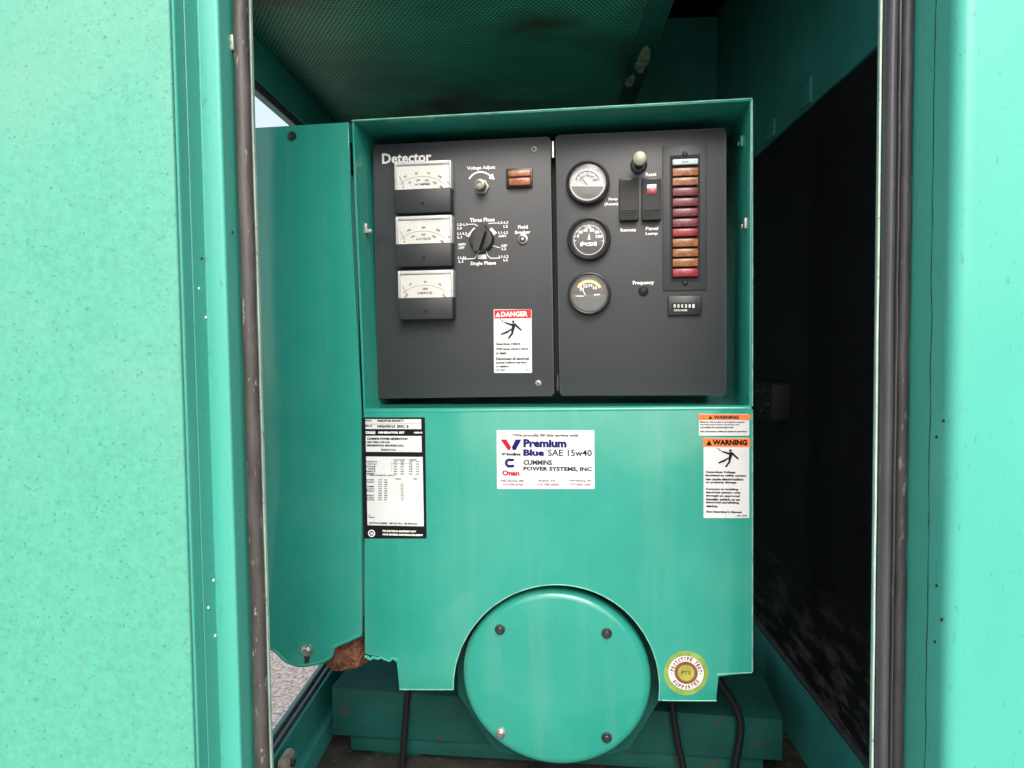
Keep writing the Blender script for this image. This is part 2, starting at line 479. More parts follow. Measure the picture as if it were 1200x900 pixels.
# right door post
xr, yr = WX(1116, 0.60), 0.60
yr2 = xr / WX(1064, 1.0); xrl = WX(1027, yr2)
postr = extrude_z('door_post', rounded([(0.70, 0.70), (xr + 0.006, 0.70), (xr + 0.004, yr2 + 0.003), (xrl - 0.001, yr2 + 0.003), (xrl - 0.001, yr2), (xr, yr2), (xr, yr), (0.70, yr)],
                                       [0, 0, 0, 0, 0.0006, 0.003, 0.014, 0], 8), Z0, Z1, 'post', enc, 40)
def lobe(x0, x1, yback, d):
    c = (x0 + x1) / 2; r = (x1 - x0) / 2
    return [(x1, yback)] + [(c + r * math.cos(t), yback - d * 0.35 - d * 0.65 * math.sin(t)) for t in [math.pi * k / 10 for k in range(11)]] + [(x0, yback)]
xm = WX(1046, yr2 - 0.004)
extrude_z('rubber_seal', lobe(xrl + 0.0015, xm - 0.0008, yr2, 0.012), Z0, Z1, 'rubber2', postr, 50, 40, 0.0003)
extrude_z('rubber_seal', lobe(xm + 0.0010, xm + 0.0040, yr2, 0.006), Z0, Z1, 'rubber2', postr, 50, 40, 0.0003)
extrude_z('rubber_seal', lobe(xm + 0.0040, xr - 0.0006, yr2, 0.007), Z0, Z1, 'rubber3', postr, 50, 90, 0.0004)
extrude_z('metal_lip', [(xrl - 0.0012, yr2 - 0.0022), (xrl + 0.0004, yr2 - 0.0022), (xrl + 0.0004, yr2 + 0.001), (xrl - 0.0012, yr2 + 0.001)], Z0, Z1, 'lip', postr, 35, 40, 0.0002)
# wandering crack in the sealant of the right post
bm = bmesh.new()
rc = random.Random(5); yk = xr / WX(1090, 1.0); prev = None
for k in range(121):
    z = Z0 + (Z1 - Z0) * k / 120
    yk += rc.uniform(-0.0011, 0.0011) + (xr / WX(1090, 1.0) - yk) * 0.15
    hw = rc.uniform(0.0002, 0.0008)
    cur = [bm.verts.new((xr - dx, yk + dy, z)) for dx, dy in ((0.0003, -hw), (0.0003, hw), (-0.0002, hw), (-0.0002, -hw))]
    if prev:
        for i in range(4): bm.faces.new((prev[i], prev[(i + 1) % 4], cur[(i + 1) % 4], cur[i]))
    prev = cur
link('sealant_crack', mesh(bm, 'sealant_crack'), 'crack', postr)
# screw holes in the posts as discs; white ones paint light coming through
def hole_disc(px, py, xw, m, parent, r=0.0014, sgn=1):
    p = at_x(px, py, xw)
    bm = bmesh.new()
    bmesh.ops.create_cone(bm, cap_ends=True, segments=10, radius1=r, radius2=r * 0.7, depth=0.001, matrix=Matrix.Rotation(R(90) * sgn, 4, 'Y'))
    link('hole_disc', mesh(bm, 'hole_disc', 30), m, parent, p + Vector((0.0004 * sgn, 0, 0)))
for px, py, m in ((236, 303, 'matte'), (233, 338, 'white'), (241, 372, 'white'), (246, 457, 'matte'), (250, 680, 'white'), (244, 712, 'white'), (252, 745, 'white')):
    hole_disc(px, py, xa + 0.0004, m, post)
hole_disc(272, 272, xb, 'matte', post)
for px, py in ((1106, 493), (1098, 512), (1098, 686), (1104, 726), (1096, 752)):
    hole_disc(px, py, xr, 'matte', postr, 0.0015, -1)
# paint chip on the left seal
box('paint_chip', sx - 0.0105, sx - 0.0055, yc - 0.008, yc - 0.002, CZ + 0.263, CZ + 0.277, 'lip', post, 0.002)

# shell
box('roof', -0.70, 0.70, 0.62, YB + 0.04, CZ + 0.784, CZ + 0.83, 'foam', enc)
box('header', -0.45, 0.45, 0.64, 0.695, CZ + 0.68, CZ + 0.78, 'inner', enc)  # unseen; added and set in height for the light inside the doorway
box('back_wall', -0.44, 0.46, YB, YB + 0.03, FLOOR - 0.05, CZ + 0.784, 'inner', enc)
box('floor', -0.44, 0.46, 0.64, YB, FLOOR - 0.05, FLOOR, 'floor', enc)
box('front_sill', -0.45, 0.45, 0.64, 0.70, FLOOR - 0.10, FLOOR - 0.005, 'inner', enc)
# left side: doorway open to the outside
TOPL, BOTL = CZ + 0.380, CZ - 0.592
wl = box('side_header', XL - 0.03, XL, 0.70, YB, TOPL, CZ + 0.784, 'inner', enc)
box('side_post', XL - 0.03, XL, 0.70, 0.76, BOTL, TOPL, 'inner', enc)
box('side_post', XL - 0.03, XL, 1.62, YB, BOTL, TOPL, 'inner', enc)
for dz, r in ((-0.002, 0.004), (-0.007, 0.0035)):
    tube('rubber_seal', [(XL - 0.008 , 0.76, TOPL + dz), (XL - 0.008, 1.2, TOPL + dz), (XL - 0.008, 1.62, TOPL + dz)], r, 'rubber2', wl)
sl = box('sill_rail', XL - 0.03, XL + 0.004, 0.70, YB, FLOOR - 0.1, BOTL, 'inner', enc, 0.003)
box('ledge', XL + 0.004, XL + 0.022, 0.70, YB, FLOOR - 0.02, BOTL - 0.052, 'inner', sl, 0.002)
for dx, dz, r in ((-0.006, 0.001, 0.0042), (-0.018, 0.001, 0.0042)):
    tube('rubber_seal', [(XL + dx, 0.76, BOTL + dz), (XL + dx, 1.2, BOTL + dz), (XL + dx, 1.62, BOTL + dz)], r, 'rubber2', sl)
# right side: closed side door with a black lining
TOPR, BOTR = CZ + 0.371, CZ - 0.560
wr = box('side_header', XR, XR + 0.03, 0.70, YB, TOPR, CZ + 0.784, 'inner', enc)
box('side_post', XR, XR + 0.03, 0.70, 0.74, BOTR, TOPR, 'inner', enc)
box('side_post', XR, XR + 0.03, 1.80, YB, BOTR, TOPR, 'inner', enc)
sd = box('side_door', XR + 0.012, XR + 0.05, 0.70, 1.84, BOTR - 0.02, TOPR + 0.02, 'inner', enc)
box('door_lining', XR + 0.004, XR + 0.012, 0.74, 1.80, BOTR, TOPR, 'dusty', sd, 0.002)
for pts in (((938, 106), (952, 89), (952, 112), (938, 126)), ((898, 152), (909, 138), (909, 161), (898, 173))):
    q = [at_x(px, py, XR) for px, py in pts]
    ys = [p.y for p in q]; zs = [p.z for p in q]
    box('hinge_plate', XR - 0.004, XR + 0.001, min(ys), max(ys), TOPR + 0.004, max(zs), 'inner', wr, 0.001)
rl = box('sill_rail', XR - 0.004, XR + 0.03, 0.70, YB, FLOOR - 0.1, BOTR, 'inner', enc, 0.003)
tube('rubber_seal', [(XR + 0.002, 0.76, BOTR + 0.003), (XR + 0.002, 1.2, BOTR + 0.003), (XR + 0.002, 1.8, BOTR + 0.003)], 0.006, 'rubber2', rl)
# latch on the door lining
q = at_x(905, 468, XR - 0.012)
lt = box('latch', XR - 0.028, XR + 0.006, q.y - 0.05, q.y + 0.05, q.z - 0.035, q.z + 0.03, 'matte', sd, 0.004)
for dy, dz in ((-0.02, 0.015), (-0.035, -0.008), (-0.01, -0.018), (0.03, 0.012)):
    bm = bmesh.new(); bmesh.ops.create_cone(bm, cap_ends=True, segments=6, radius1=0.006, radius2=0.005, depth=0.008, matrix=Matrix.Rotation(R(90), 4, 'Y'))
    link('nut', mesh(bm, 'nut', 30), 'bolt', lt, (XR - 0.031, q.y + dy, q.z + dz))
# perforated ceiling baffle
HC = CZ + 0.437
xf = 0.163
ce = box('ceiling_baffle', XL, xf, 0.935, YB, HC, HC + 0.09, 'perf', enc)
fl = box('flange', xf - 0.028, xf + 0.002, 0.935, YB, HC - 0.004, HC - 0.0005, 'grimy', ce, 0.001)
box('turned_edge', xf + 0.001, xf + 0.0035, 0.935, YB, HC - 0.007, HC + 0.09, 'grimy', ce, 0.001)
# rust blooms on the flange edge
def blotch(name, cx, cy, z, rx, ry, m, parent, seed):
    rnd = random.Random(seed)
    pts = []
    for k in range(22):
        a = 2 * math.pi * k / 22
        s = rnd.uniform(0.6, 1.0)
        pts.append((max(xf - 0.027, min(xf + 0.0015, cx + rx * s * math.cos(a))), cy + ry * s * math.sin(a)))
    bm = bmesh.new()
    a = [bm.verts.new((x, y, z)) for x, y in pts]; b = [bm.verts.new((x, y, z - 0.0008)) for x, y in pts]
    bm.faces.new(a); bm.faces.new(b[::-1])
    for i in range(22): bm.faces.new((a[i], a[(i + 1) % 22], b[(i + 1) % 22], b[i]))
    link(name, mesh(bm, name), m, parent)
blotch('rust_bloom', xf - 0.008, 1.18, HC - 0.004, 0.014, 0.06, 'ruststain', ce, 2)
blotch('rust_bloom', xf - 0.018, 1.27, HC - 0.004, 0.009, 0.035, 'ruststain', ce, 3)

# ------------------------------------------------------------------ the control housing, turned five degrees in the enclosure
YAW = R(-5.0)
P0 = Vector((0, 1.0, CZ))
def lray(px, py):
    return Matrix.Rotation(-YAW, 3, 'Z') @ ray(px, py)
CL = Matrix.Rotation(-YAW, 3, 'Z') @ (Vector((0, 0, CZ)) - P0)
def U(px, py, d=0.0):
    """pixel -> (u, v) on the plane at local depth d behind the housing front"""
    r = lray(px, py)
    k = (d - CL.y) / r.y
    p = CL + r * k
    return (p.x, p.z)
def S(d):                                  # metres per photo pixel at that depth
    return U(651, 450, d)[0] - U(650, 450, d)[0]
def poly(pxs, d=0.0):
    return [U(x, y, d) for x, y in pxs]
def rect(x0, y0, x1, y1, d):
    c = U((x0 + x1) / 2, (y0 + y1) / 2, d); s = S(d)
    hw, hh = (x1 - x0) / 2 * s, (y1 - y0) / 2 * s
    return c[0] - hw, c[0] + hw, c[1] - hh, c[1] + hh
def pbox(name, x0, y0, x1, y1, df, db, m, parent, bevel=0.0, seg=2, label=None):
    a, b, c, e = rect(x0, y0, x1, y1, df)
    return box(name, a, b, df, db, c, e, m, parent, bevel, seg, label)

def text_bm(s, bold=0.0, res=2):
    cu = bpy.data.curves.new('t', 'FONT')
    cu.body = s
    cu.size = 1.0
    cu.offset = bold
    cu.resolution_u = res
    o = bpy.data.objects.new('t', cu)
    COL.objects.link(o)
    dg = bpy.context.evaluated_depsgraph_get()
    me = bpy.data.meshes.new_from_object(o.evaluated_get(dg))
    bpy.data.objects.remove(o); bpy.data.curves.remove(cu)
    return me

class Ink:
    """collects flat print of one colour on one surface, then becomes one mesh"""
    def __init__(self, d, heavy=False):
        self.bm = bmesh.new(); self.d = d; self.heavy = heavy
    def add(self, s, x0, y0, x1, y1, bold=0.02, rot=0.0, d=None, shear=0.0):
        d = self.d if d is None else d
        me = text_bm(s, bold + ((0.028 if d < 0 or self.heavy else 0.004) if y1 - y0 < 7 and bold < 0.04 else 0.0))
        if len(me.vertices) == 0:
            bpy.data.meshes.remove(me); return self
        xs = [v.co.x for v in me.vertices]; ys = [v.co.y for v in me.vertices]
        lx, hx, ly, hy = min(xs), max(xs), min(ys), max(ys)
        c = U((x0 + x1) / 2, (y0 + y1) / 2, d); sc_ = S(d)
        W, H = (x1 - x0) * sc_, (y1 - y0) * sc_
        co, si = math.cos(rot), math.sin(rot)
        for v in me.vertices:
            a = ((v.co.x - lx) / max(hx - lx, 1e-6) - 0.5) * W
            b = ((v.co.y - ly) / max(hy - ly, 1e-6) - 0.5) * H
            a += shear * b
            v.co = (c[0] + a * co - b * si, d, c[1] + a * si + b * co)
        self.bm.from_mesh(me)
        bpy.data.meshes.remove(me)
        return self
    def poly(self, pxs, d=None):
        d = self.d if d is None else d
        self.bm.faces.new([self.bm.verts.new((u, d, v)) for u, v in poly(pxs, d)])
        return self
    def bar(self, x0, y0, x1, y1):
        a, b, c, e = rect(x0, y0, x1, y1, self.d)
        self.bm.faces.new([self.bm.verts.new(p) for p in ((a, self.d, c), (b, self.d, c), (b, self.d, e), (a, self.d, e))])
        return self
    def line(self, pts, wpx):
        uv = [Vector(U(x, y, self.d)) for x, y in pts]
        hw = wpx / 2 * S(self.d)
        for a, b in zip(uv, uv[1:]):
            t = (b - a).normalized(); n = Vector((-t.y, t.x)) * hw
            self.bm.faces.new([self.bm.verts.new((p.x, self.d, p.y)) for p in (a + n, b + n, b - n, a - n)])
        return self
    def arc(self, cx, cy, r, a0, a1, wpx, n=16):
        self.line([(cx + r * math.cos(a0 + (a1 - a0) * k / n), cy - r * math.sin(a0 + (a1 - a0) * k / n)) for k in range(n + 1)], wpx)
        return self
    def ring(self, cx, cy, r0, r1, n=36):
        c = U(cx, cy, self.d); s = S(self.d)
        o = [self.bm.verts.new((c[0] + r1 * s * math.cos(2 * math.pi * k / n), self.d, c[1] + r1 * s * math.sin(2 * math.pi * k / n))) for k in range(n)]
        if r0 <= 0:
            self.bm.faces.new(o)
        else:
            i = [self.bm.verts.new((c[0] + r0 * s * math.cos(2 * math.pi * k / n), self.d, c[1] + r0 * s * math.sin(2 * math.pi * k / n))) for k in range(n)]
            for k in range(n):
                j = (k + 1) % n
                self.bm.faces.new((o[k], o[j], i[j], i[k]))
        return self
    def around(self, s, cx, cy, r, mid, step, h, w_, flip=False, bold=0.03):
        n = len(s)
        for k, ch in enumerate(s):
            if ch == ' ': continue
            a = mid + ((n - 1) / 2 - k) * step * (-1 if flip else 1)
            x = cx + r * math.cos(a); y = cy - r * math.sin(a)
            ww = w_ * (0.4 if ch in 'I1.' else 1)
            self.add(ch, x - ww / 2, y - h / 2, x + ww / 2, y + h / 2, bold, a - math.pi / 2 + (math.pi if flip else 0))
        return self
    def build(self, name, m, parent, label=None):
        fine = len(self.bm.faces) > 2500 or name in ('fine_print', 'white_lettering', 'pink_print', 'scale_print', 'dial_print', 'selector_marks')
        me = bpy.data.meshes.new(name); self.bm.to_mesh(me); self.bm.free()
        o = link(name, me, m, parent, label=label)
        if fine: o['kind'] = 'stuff'
        return o

hs = empty('control_housing', P0, YAW, 'green sheet metal housing surrounding the charcoal instrument box and carrying the stickers', 'housing')
uL0, vT = U(412, 141); uR, vT2 = U(882, 115)
vTop = (vT + vT2) / 2
uLp = U(426, 482)[0]
vB = U(882, 789)[1]
TH = 0.0028
DEP = 0.30
# hood: top, left and right walls of the recess, each a folded sheet, back plate behind the instrument box
uLt = U(412, 141)[0]
vSh = U(650, 477, 0)[1]
hood = box('hood_top', uLt, uR, 0.0, DEP, vTop - TH, vTop, 'gloss', hs, 0.0009)
box('hood_side', uR - TH, uR, 0.0, DEP, vB, vTop - TH, 'gloss', hs, 0.0009)
lw = prism('hood_side', [(uLt, vTop - TH), (uLt + TH, vTop - TH), (uLp + TH, vSh), (uLp + TH, vB + 0.02), (uLp, vB + 0.02), (uLp, vSh)], 0.0, DEP, 'gloss', hs, 0.0009)
box('back_plate', uLt + TH, uR - TH, 0.22, 0.225, vB + 0.03, vTop - TH, 'inner', hs)
box('shelf', uLp + TH, uR - TH, 0.004, 0.22, vSh - 0.004, vSh - 0.0015, 'gloss', hs)
# lower front panel with a round cut-out at the bottom and two tabs
arc_c = (652, 806); arc_r = 121
notch = []
for k in range(41):
    a = R(-7) + (R(181) - R(-7)) * k / 40
    notch.append((arc_c[0] + arc_r * math.cos(a), arc_c[1] - arc_r * math.sin(a)))
out = [(427, 482), (881, 478), (881.5, 788), (840, 790), (840, 821)] + notch + [(468, 808)] + \
      [(467, 774), (461, 770), (455, 773), (448, 767), (441, 769), (434, 765), (428, 766)]
lp = prism('lower_panel', poly(out), -0.0035, 0.0, 'gloss', hs, 0.0016, 3)
tube('top_fold', [(U(428, 482.4)[0], 0.0002, U(428, 482.4)[1]), (U(654, 480.4)[0], 0.0002, U(654, 480.4)[1]), (U(880, 478.6)[0], 0.0002, U(880, 478.6)[1])], 0.0042, 'gloss', lp, 14, 2)
# worn sheet edges, with edge highlights painted in as paler beads
def edge_bead(pxs, r, parent, name='worn_lit_edge', d=-0.0030):
    tube(name, [(U(x, y, d)[0], d, U(x, y, d)[1]) for x, y in pxs], r, 'edge', parent, 8, 2)
edge_bead(notch, 0.0009, lp)
edge_bead([(840, 790), (861, 789), (881, 788)], 0.0010, lp)
edge_bead([(776, 820.6), (808, 821), (839.6, 821)], 0.0010, lp)
edge_bead([(881.6, 480), (881.8, 630), (881.6, 787)], 0.0010, lp)
edge_bead([(468.4, 807.8), (500, 808), (531, 808)], 0.0010, lp)
edge_bead([(412.4, 141.4), (650, 128.2), (881.4, 115.6)], 0.0010, hood, d=-0.0002)
edge_bead([(881.4, 116), (881.8, 300), (881.6, 476)], 0.0010, hood, d=-0.0002)
# side cover left of the hood
cov = [(284, 151), (409, 143.5), (412, 250), (424, 480), (425, 742), (408, 750), (392, 757), (389, 768), (374, 775), (352, 778), (336, 773), (323, 762), (316, 758), (290, 756)]
cv = prism('side_cover', poly(cov), -0.002, 0.0015, 'gloss', hs, 0.0012, 3)
cvr = prism('cover_flange', poly([(284, 151), (409, 143.5), (409.5, 160), (284, 166)]), 0.0016, 0.03, 'gloss', cv)
lathe('screw', [(0.0, -0.0072), (0.0038, -0.0068), (0.0055, -0.005), (0.0062, -0.0035), (0.0062, -0.002)], 'bolt', cv, *U(343, 160), n=14)
lathe('bolt', [(0.0, -0.0095), (0.0045, -0.0095), (0.0055, -0.0085), (0.0058, -0.0045), (0.0085, -0.004), (0.009, -0.002)], 'steel', cv, *U(361, 761), n=12)
prism('keyhole', poly([(358, 766), (364, 766), (362.5, 777.5), (357.5, 777.5)]), -0.0026, -0.0019, 'bolt', cv)
# rolled lower rim of the cover and painted highlight on the torn lower panel corner
tube('rolled_rim', [(*U(x, y, 0.0)[:1], -0.001, U(x, y, 0.0)[1]) for x, y in ((300, 757), (316, 759), (324, 763), (336, 774), (352, 779), (374, 776), (388, 769), (392, 758), (408, 750.5), (424, 743))], 0.0028, 'gloss', cv, 10, 5)
rj = random.Random(11)
tube('ragged_edge_highlight', [(U(x, y)[0], -0.002, U(x, y)[1]) for x, y in [(428 + 39 * k / 12, 768 + rj.uniform(-2, 3.5) + 4 * k / 12) for k in range(13)]], 0.0022, 'post', lp, 6, 2)
# torn insulation under the corner of the cover
bm = bmesh.new()
pi_ = poly([(386, 764), (394, 757), (409, 747), (426, 740), (427, 775), (414, 779), (398, 781), (388, 775)], 0.03)
cxy = (sum(p[0] for p in pi_) / 8, sum(p[1] for p in pi_) / 8)
rings = []
NI = 96
for lv in range(12):
    t_ = lv / 11
    sc_i = 1.14 - 0.16 * t_ - 0.75 * max(0, t_ - 0.35) ** 1.0
    dd = 0.06 - 0.05 * min(1, t_ / 0.5)
    ring = []
    for k in range(NI):
        i = k * 8 / NI; i0 = int(i); t = i - i0
        p = Vector(pi_[i0]).lerp(Vector(pi_[(i0 + 1) % 8]), t)
        q = Vector(cxy) + (p - Vector(cxy)) * sc_i * random.uniform(0.95, 1.05)
        ring.append(bm.verts.new((q.x, dd + random.uniform(-0.0022, 0.0022), q.y)))
    rings.append(ring)
for a, b in zip(rings, rings[1:]):
    for k in range(NI): bm.faces.new((a[k], a[(k + 1) % NI], b[(k + 1) % NI], b[k]))
bm.faces.new(rings[-1])
bm.faces.new(rings[0][::-1])
link('insulation', mesh(bm, 'insulation'), 'rust', hs, label='torn rusty brown insulation under the corner of the side cover')
# clips in the recess walls
for px, py, d, side in ((428, 268, 0.03, 1), (874, 262, 0.02, -1), (858, 166, 0.05, -1)):
    u, v = U(px, py, d)
    u = (uLt + TH) + (uLp - uLt) * 0.35 if side > 0 else uR - TH
    a, b = (u, u + 0.004) if side > 0 else (u - 0.004, u)
    bm = bmesh.new()
    box_bm(bm, a, b, d - 0.004, d + 0.004, v - 0.007, v + 0.007, 0.0012)
    box_bm(bm, a + side * 0.003, b + side * 0.006, d - 0.003, d + 0.003, v - 0.006, v - 0.001, 0.001)
    link('clip', mesh(bm, 'clip', 35), 'inner' if py < 200 else 'zinc', hs)

# ---- stickers on the lower panel
DS = -0.0035
def backing(name, x0, y0, x1, y1, m, d=DS, parent=hs, label=None, lean=0):
    pts = [(x0, y0), (x1, y0), (x1 + lean, y1), (x0 + lean, y1)]
    pts = poly(rounded(pts, 1.2, 3), d)
    return prism(name, pts, d - 0.0004, d - 0.00002, m, parent, label=label)
D1, D2, D3 = DS - 0.0007, DS - 0.0010, DS - 0.0012
# data plate
dp = backing('data_plate', 424, 489, 498, 631, 'ink', label='black bordered white data plate with dense print', lean=2)
ik = Ink(D1)
ik.bar(426, 491, 495.5, 503); ik.bar(426.5, 510.5, 496, 530); ik.bar(427.5, 533.5, 498, 618)
ik.build('white_field', 'sticker', dp)
ik = Ink(D2)
ik.add('MODEL NO.', 427, 491.8, 436, 494).add('300DFCB-9204517', 441, 491.6, 474, 494.6).line([(427, 497), (495, 496.6)], 0.35)
ik.add('SERIAL NO.', 427, 498, 437, 500.2).add('H920478123  SPEC  B', 441, 498.2, 480, 501.4)
ik.line([(466, 497), (466, 502.6)], 0.35)
ik.add('CUMMINS POWER GENERATION', 428.5, 512.8, 479, 515.6, 0.03).add('1400 73RD AVE N.E.', 428.5, 517, 458, 519.4, 0.03)
ik.add('MINNEAPOLIS, MN 55432 U.S.A.', 428.5, 520.8, 475, 523.8, 0.03).add('MADE IN U.S.A.', 446, 526, 465, 528.2, 0.03)
for i, s in enumerate(('RATED KVA', 'VOLTS AC', 'PHASE', 'AMPS', 'HERTZ', 'PF')):
    y = 540 + i * 2.9
    ik.add(s, 429 + (i % 2), y, 438 + len(s) * 0.5, y + 1.8, 0.01)
    for x in (461, 469, 479, 487): ik.add(random.choice(('208', '480', '240', '416')), x, y + 0.2, x + 4.5, y + 1.7, 0.0)
ik.line([(458, 543), (482, 543)], 0.3).line([(459, 541), (459, 552)], 0.25).line([(482, 541), (482, 552)], 0.25)
ik.add('STANDBY    PRIME', 460, 538, 489, 539.8, 0.0)
ik.add('WIRING DIAGRAM NO.  625-2141', 431, 556, 463, 557.8, 0.0)
for i in range(10):
    y = 561.5 + i * 2.6
    if i not in (2, 6): ik.add(random.choice(('BATTERY', 'RATING', 'TEMP', 'INSUL', 'CLASS H')), 429.5, y, 439, y + 1.7, 0.01)
    ik.add(random.choice(('12V', '24V', '40C', '105')), 443, y, 448, y + 1.6, 0.0)
    ik.add(random.choice(('DC', 'AMB', 'KW')), 450, y, 454, y + 1.6, 0.0)
    if i > 1: ik.add(random.choice(('7.2', '5.6', '1.0')), 469 + i * 0.1, y, 473, y + 1.6, 0.0)
ik.add('ENGINE', 463, 560.6, 470, 562, 0.02).add('GEN', 484, 560.6, 489, 562, 0.02)
ik.add('UL', 431, 603, 434, 604.8, 0.0).add('LISTED', 432, 605.5, 439, 607, 0.01)
ik.add('OPTION NUMBER   REF NO 99-3   SEE MANUAL', 430.5, 612.2, 491, 614.6, 0.01)
ik.build('fine_print', 'ink', dp)
ik = Ink(D1)
ik.add('ONAN', 428, 505, 440, 508.8, 0.04).add('GENERATOR SET', 442, 505.6, 475, 508.2).add('NAMEPLATE', 485, 506, 495, 508)
ik.add('FOR ELECTRICAL EQUIPMENT ONLY', 447, 621.4, 489, 624, 0.03).add('POUR MATERIEL ELECTRIQUE SEULEMENT', 447, 625.6, 497, 628.2, 0.03)
ik.ring(435.5, 625, 3.2, 4.4).add('SA', 434, 623.3, 438, 626.8, 0.05)
ik.build('white_lettering', 'white', dp)
# oil sticker
os_ = backing('oil_sticker', 582, 504, 696.5, 573, 'sticker', label='white motor oil sticker with navy and red lettering', lean=0.5)
Ink(D1).add('Premium', 613, 514.5, 664, 524.5, 0.055).build('lettering', 'navy', os_)
Ink(D1).add('Blue', 613, 526.5, 638, 534.5, 0.055).build('lettering', 'navy', os_)
Ink(D1).poly([(599.8, 524), (604.2, 515), (611, 515), (604.4, 527.4), (600.8, 527.4)]).build('emblem', 'navy', os_)
Ink(D1).poly([(586.5, 515), (593.4, 515), (599, 524), (597.6, 527.4), (595.2, 527.4)]).build('emblem', 'redink', os_)
ik = Ink(D1)
ik.arc(597, 542.6, 4.0, R(70), R(300), 3.4, 14).poly([(598, 537.6), (603.5, 537.6), (601, 540.8), (597.5, 540.4)]).poly([(597.8, 545.0), (602, 544.2), (602.8, 547.6), (598, 547.8)])
ik.build('emblem', 'navy', os_)
Ink(D1).add('Onan', 588, 551, 609, 557.6, 0.05).build('lettering', 'redink', os_)
Ink(D1).add('Valvoline', 587, 530.4, 610.5, 534, 0.03).build('lettering', 'grayink', os_)
Ink(D1).add("'", 640, 527, 640.8, 529).add('SAE 15w40', 642, 526.8, 693.5, 534.6, 0.015).build('lettering', 'ink', os_)
Ink(D1).add('POWER SYSTEMS, INC', 613, 547, 693.5, 552.8, 0.012).build('lettering', 'ink', os_)
Ink(D1).add('CUMMINS', 613, 539, 647, 545, 0.012).build('lettering', 'grayink', os_)
Ink(D1).add('"We proudly fill this engine with', 600, 508.4, 678, 512.6, 0.012).build('lettering', 'brownink', os_)
ik = Ink(D1)
for s, x0, x1 in (('Glen Burnie, MD', 586, 615), ('Bristol, PA', 631, 651), ('Harrisburg, PA', 667, 693)):
    ik.add(s, x0, 562, x1, 565, 0.0)
for s, x0, x1 in (('410-590-8700', 589, 613), ('215-785-6005', 629, 655), ('717-564-1344', 668, 692)):
    ik.add(s, x0, 566.4, x1, 569.2, 0.0)
ik.build('pink_print', 'pinkink', os_)
# shocked figure used on the danger and warning labels
def figure(ik, x, y, s):
    """stick pictogram about 12 s wide and 20 s tall, top of the head at x, y"""
    T = lambda pts: [(x + a * s, y + b * s) for a, b in pts]
    ik.ring(x, y + 1.2 * s, 0, 1.3 * s, 12)
    ik.poly(T([(-1.8, 3.0), (2.0, 2.6), (2.2, 5.0), (0.9, 9.4), (-2.2, 9.6), (-1.4, 6.2)]))
    ik.poly(T([(1.8, 2.6), (8.0, 8.6), (8.6, 10.2), (7.2, 10.0), (1.2, 5.2)]))
    ik.poly(T([(-1.6, 3.2), (-8.4, 1.4), (-8.0, 3.0), (-1.2, 5.6)]))
    ik.poly(T([(0.9, 9.0), (-0.2, 13.4), (-4.2, 18.4), (-5.6, 17.6), (-2.0, 12.4), (-2.0, 9.2)]))
    ik.poly(T([(-1.2, 9.0), (-6.0, 12.6), (-12.6, 14.6), (-12.2, 13.0), (-6.4, 10.4), (-2.2, 8.2)]))
    ik.line(T([(-13.5, -1.2), (-10.4, 0.4), (-11.4, 0.8), (-8.2, 2.2)]), 0.45 * max(s, 1))
# small warning label
ws = backing('warning_label', 819, 485, 878, 510.5, 'sticker', label='small landscape white warning label with an orange header')
ik = Ink(D1); ik.bar(819.6, 485.6, 877.6, 492); ik.build('orange_header', 'orange', ws)
ik = Ink(D2)
ik.add('WARNING', 837, 487, 865, 491, 0.05).poly([(830, 491), (832.5, 487), (835, 491)])
for i, s in enumerate(('Battery electrolyte and ignition gases', 'can cause severe injury. Use proper care', 'and ventilate the enclosure before work')):
    ik.add(s, 822, 493.6 + i * 3.0, 871 - i * 6, 495.8 + i * 3.0, 0.0)
ik.add('See Operators Manual before servicing', 822, 504.6, 874, 507.0, 0.01)
ik.build('fine_print', 'grayink', ws)
# large warning label
wl_ = backing('warning_label', 824.5, 513, 878, 607, 'sticker', label='tall portrait white warning label with orange header and a shocked figure')
ik = Ink(D1); ik.bar(825, 513.6, 877.6, 523.6); ik.build('orange_header', 'orange', wl_)
ik = Ink(D2)
ik.add('WARNING', 836, 515.2, 874.5, 521.8, 0.06).poly([(827.5, 522), (831, 515.4), (834.5, 522)])
figure(ik, 856, 526.6, 1.15)
for i, s in enumerate(('Hazardous Voltage', 'Backfeed to utility system', 'can cause electrocution', 'or property damage.')):
    ik.add(s, 828, 552 + i * 4.0, (861, 873, 870, 863)[i], 555 + i * 4.0, 0.015)
for i, s in enumerate(('Connect to building', 'electrical system only', 'through an approved', 'transfer switch or an', 'electrical paralleling', 'device.')):
    ik.add(s, 828, 572 + i * 3.9, (864, 867, 866, 866, 865, 841)[i], 575 + i * 3.9, 0.015)
ik.add("See Operator's Manual", 828.5, 598.6, 868, 601.6, 0.02).add('99-1979', 864, 603.6, 875, 605.4, 0.0)
ik.build('fine_print', 'ink', wl_)
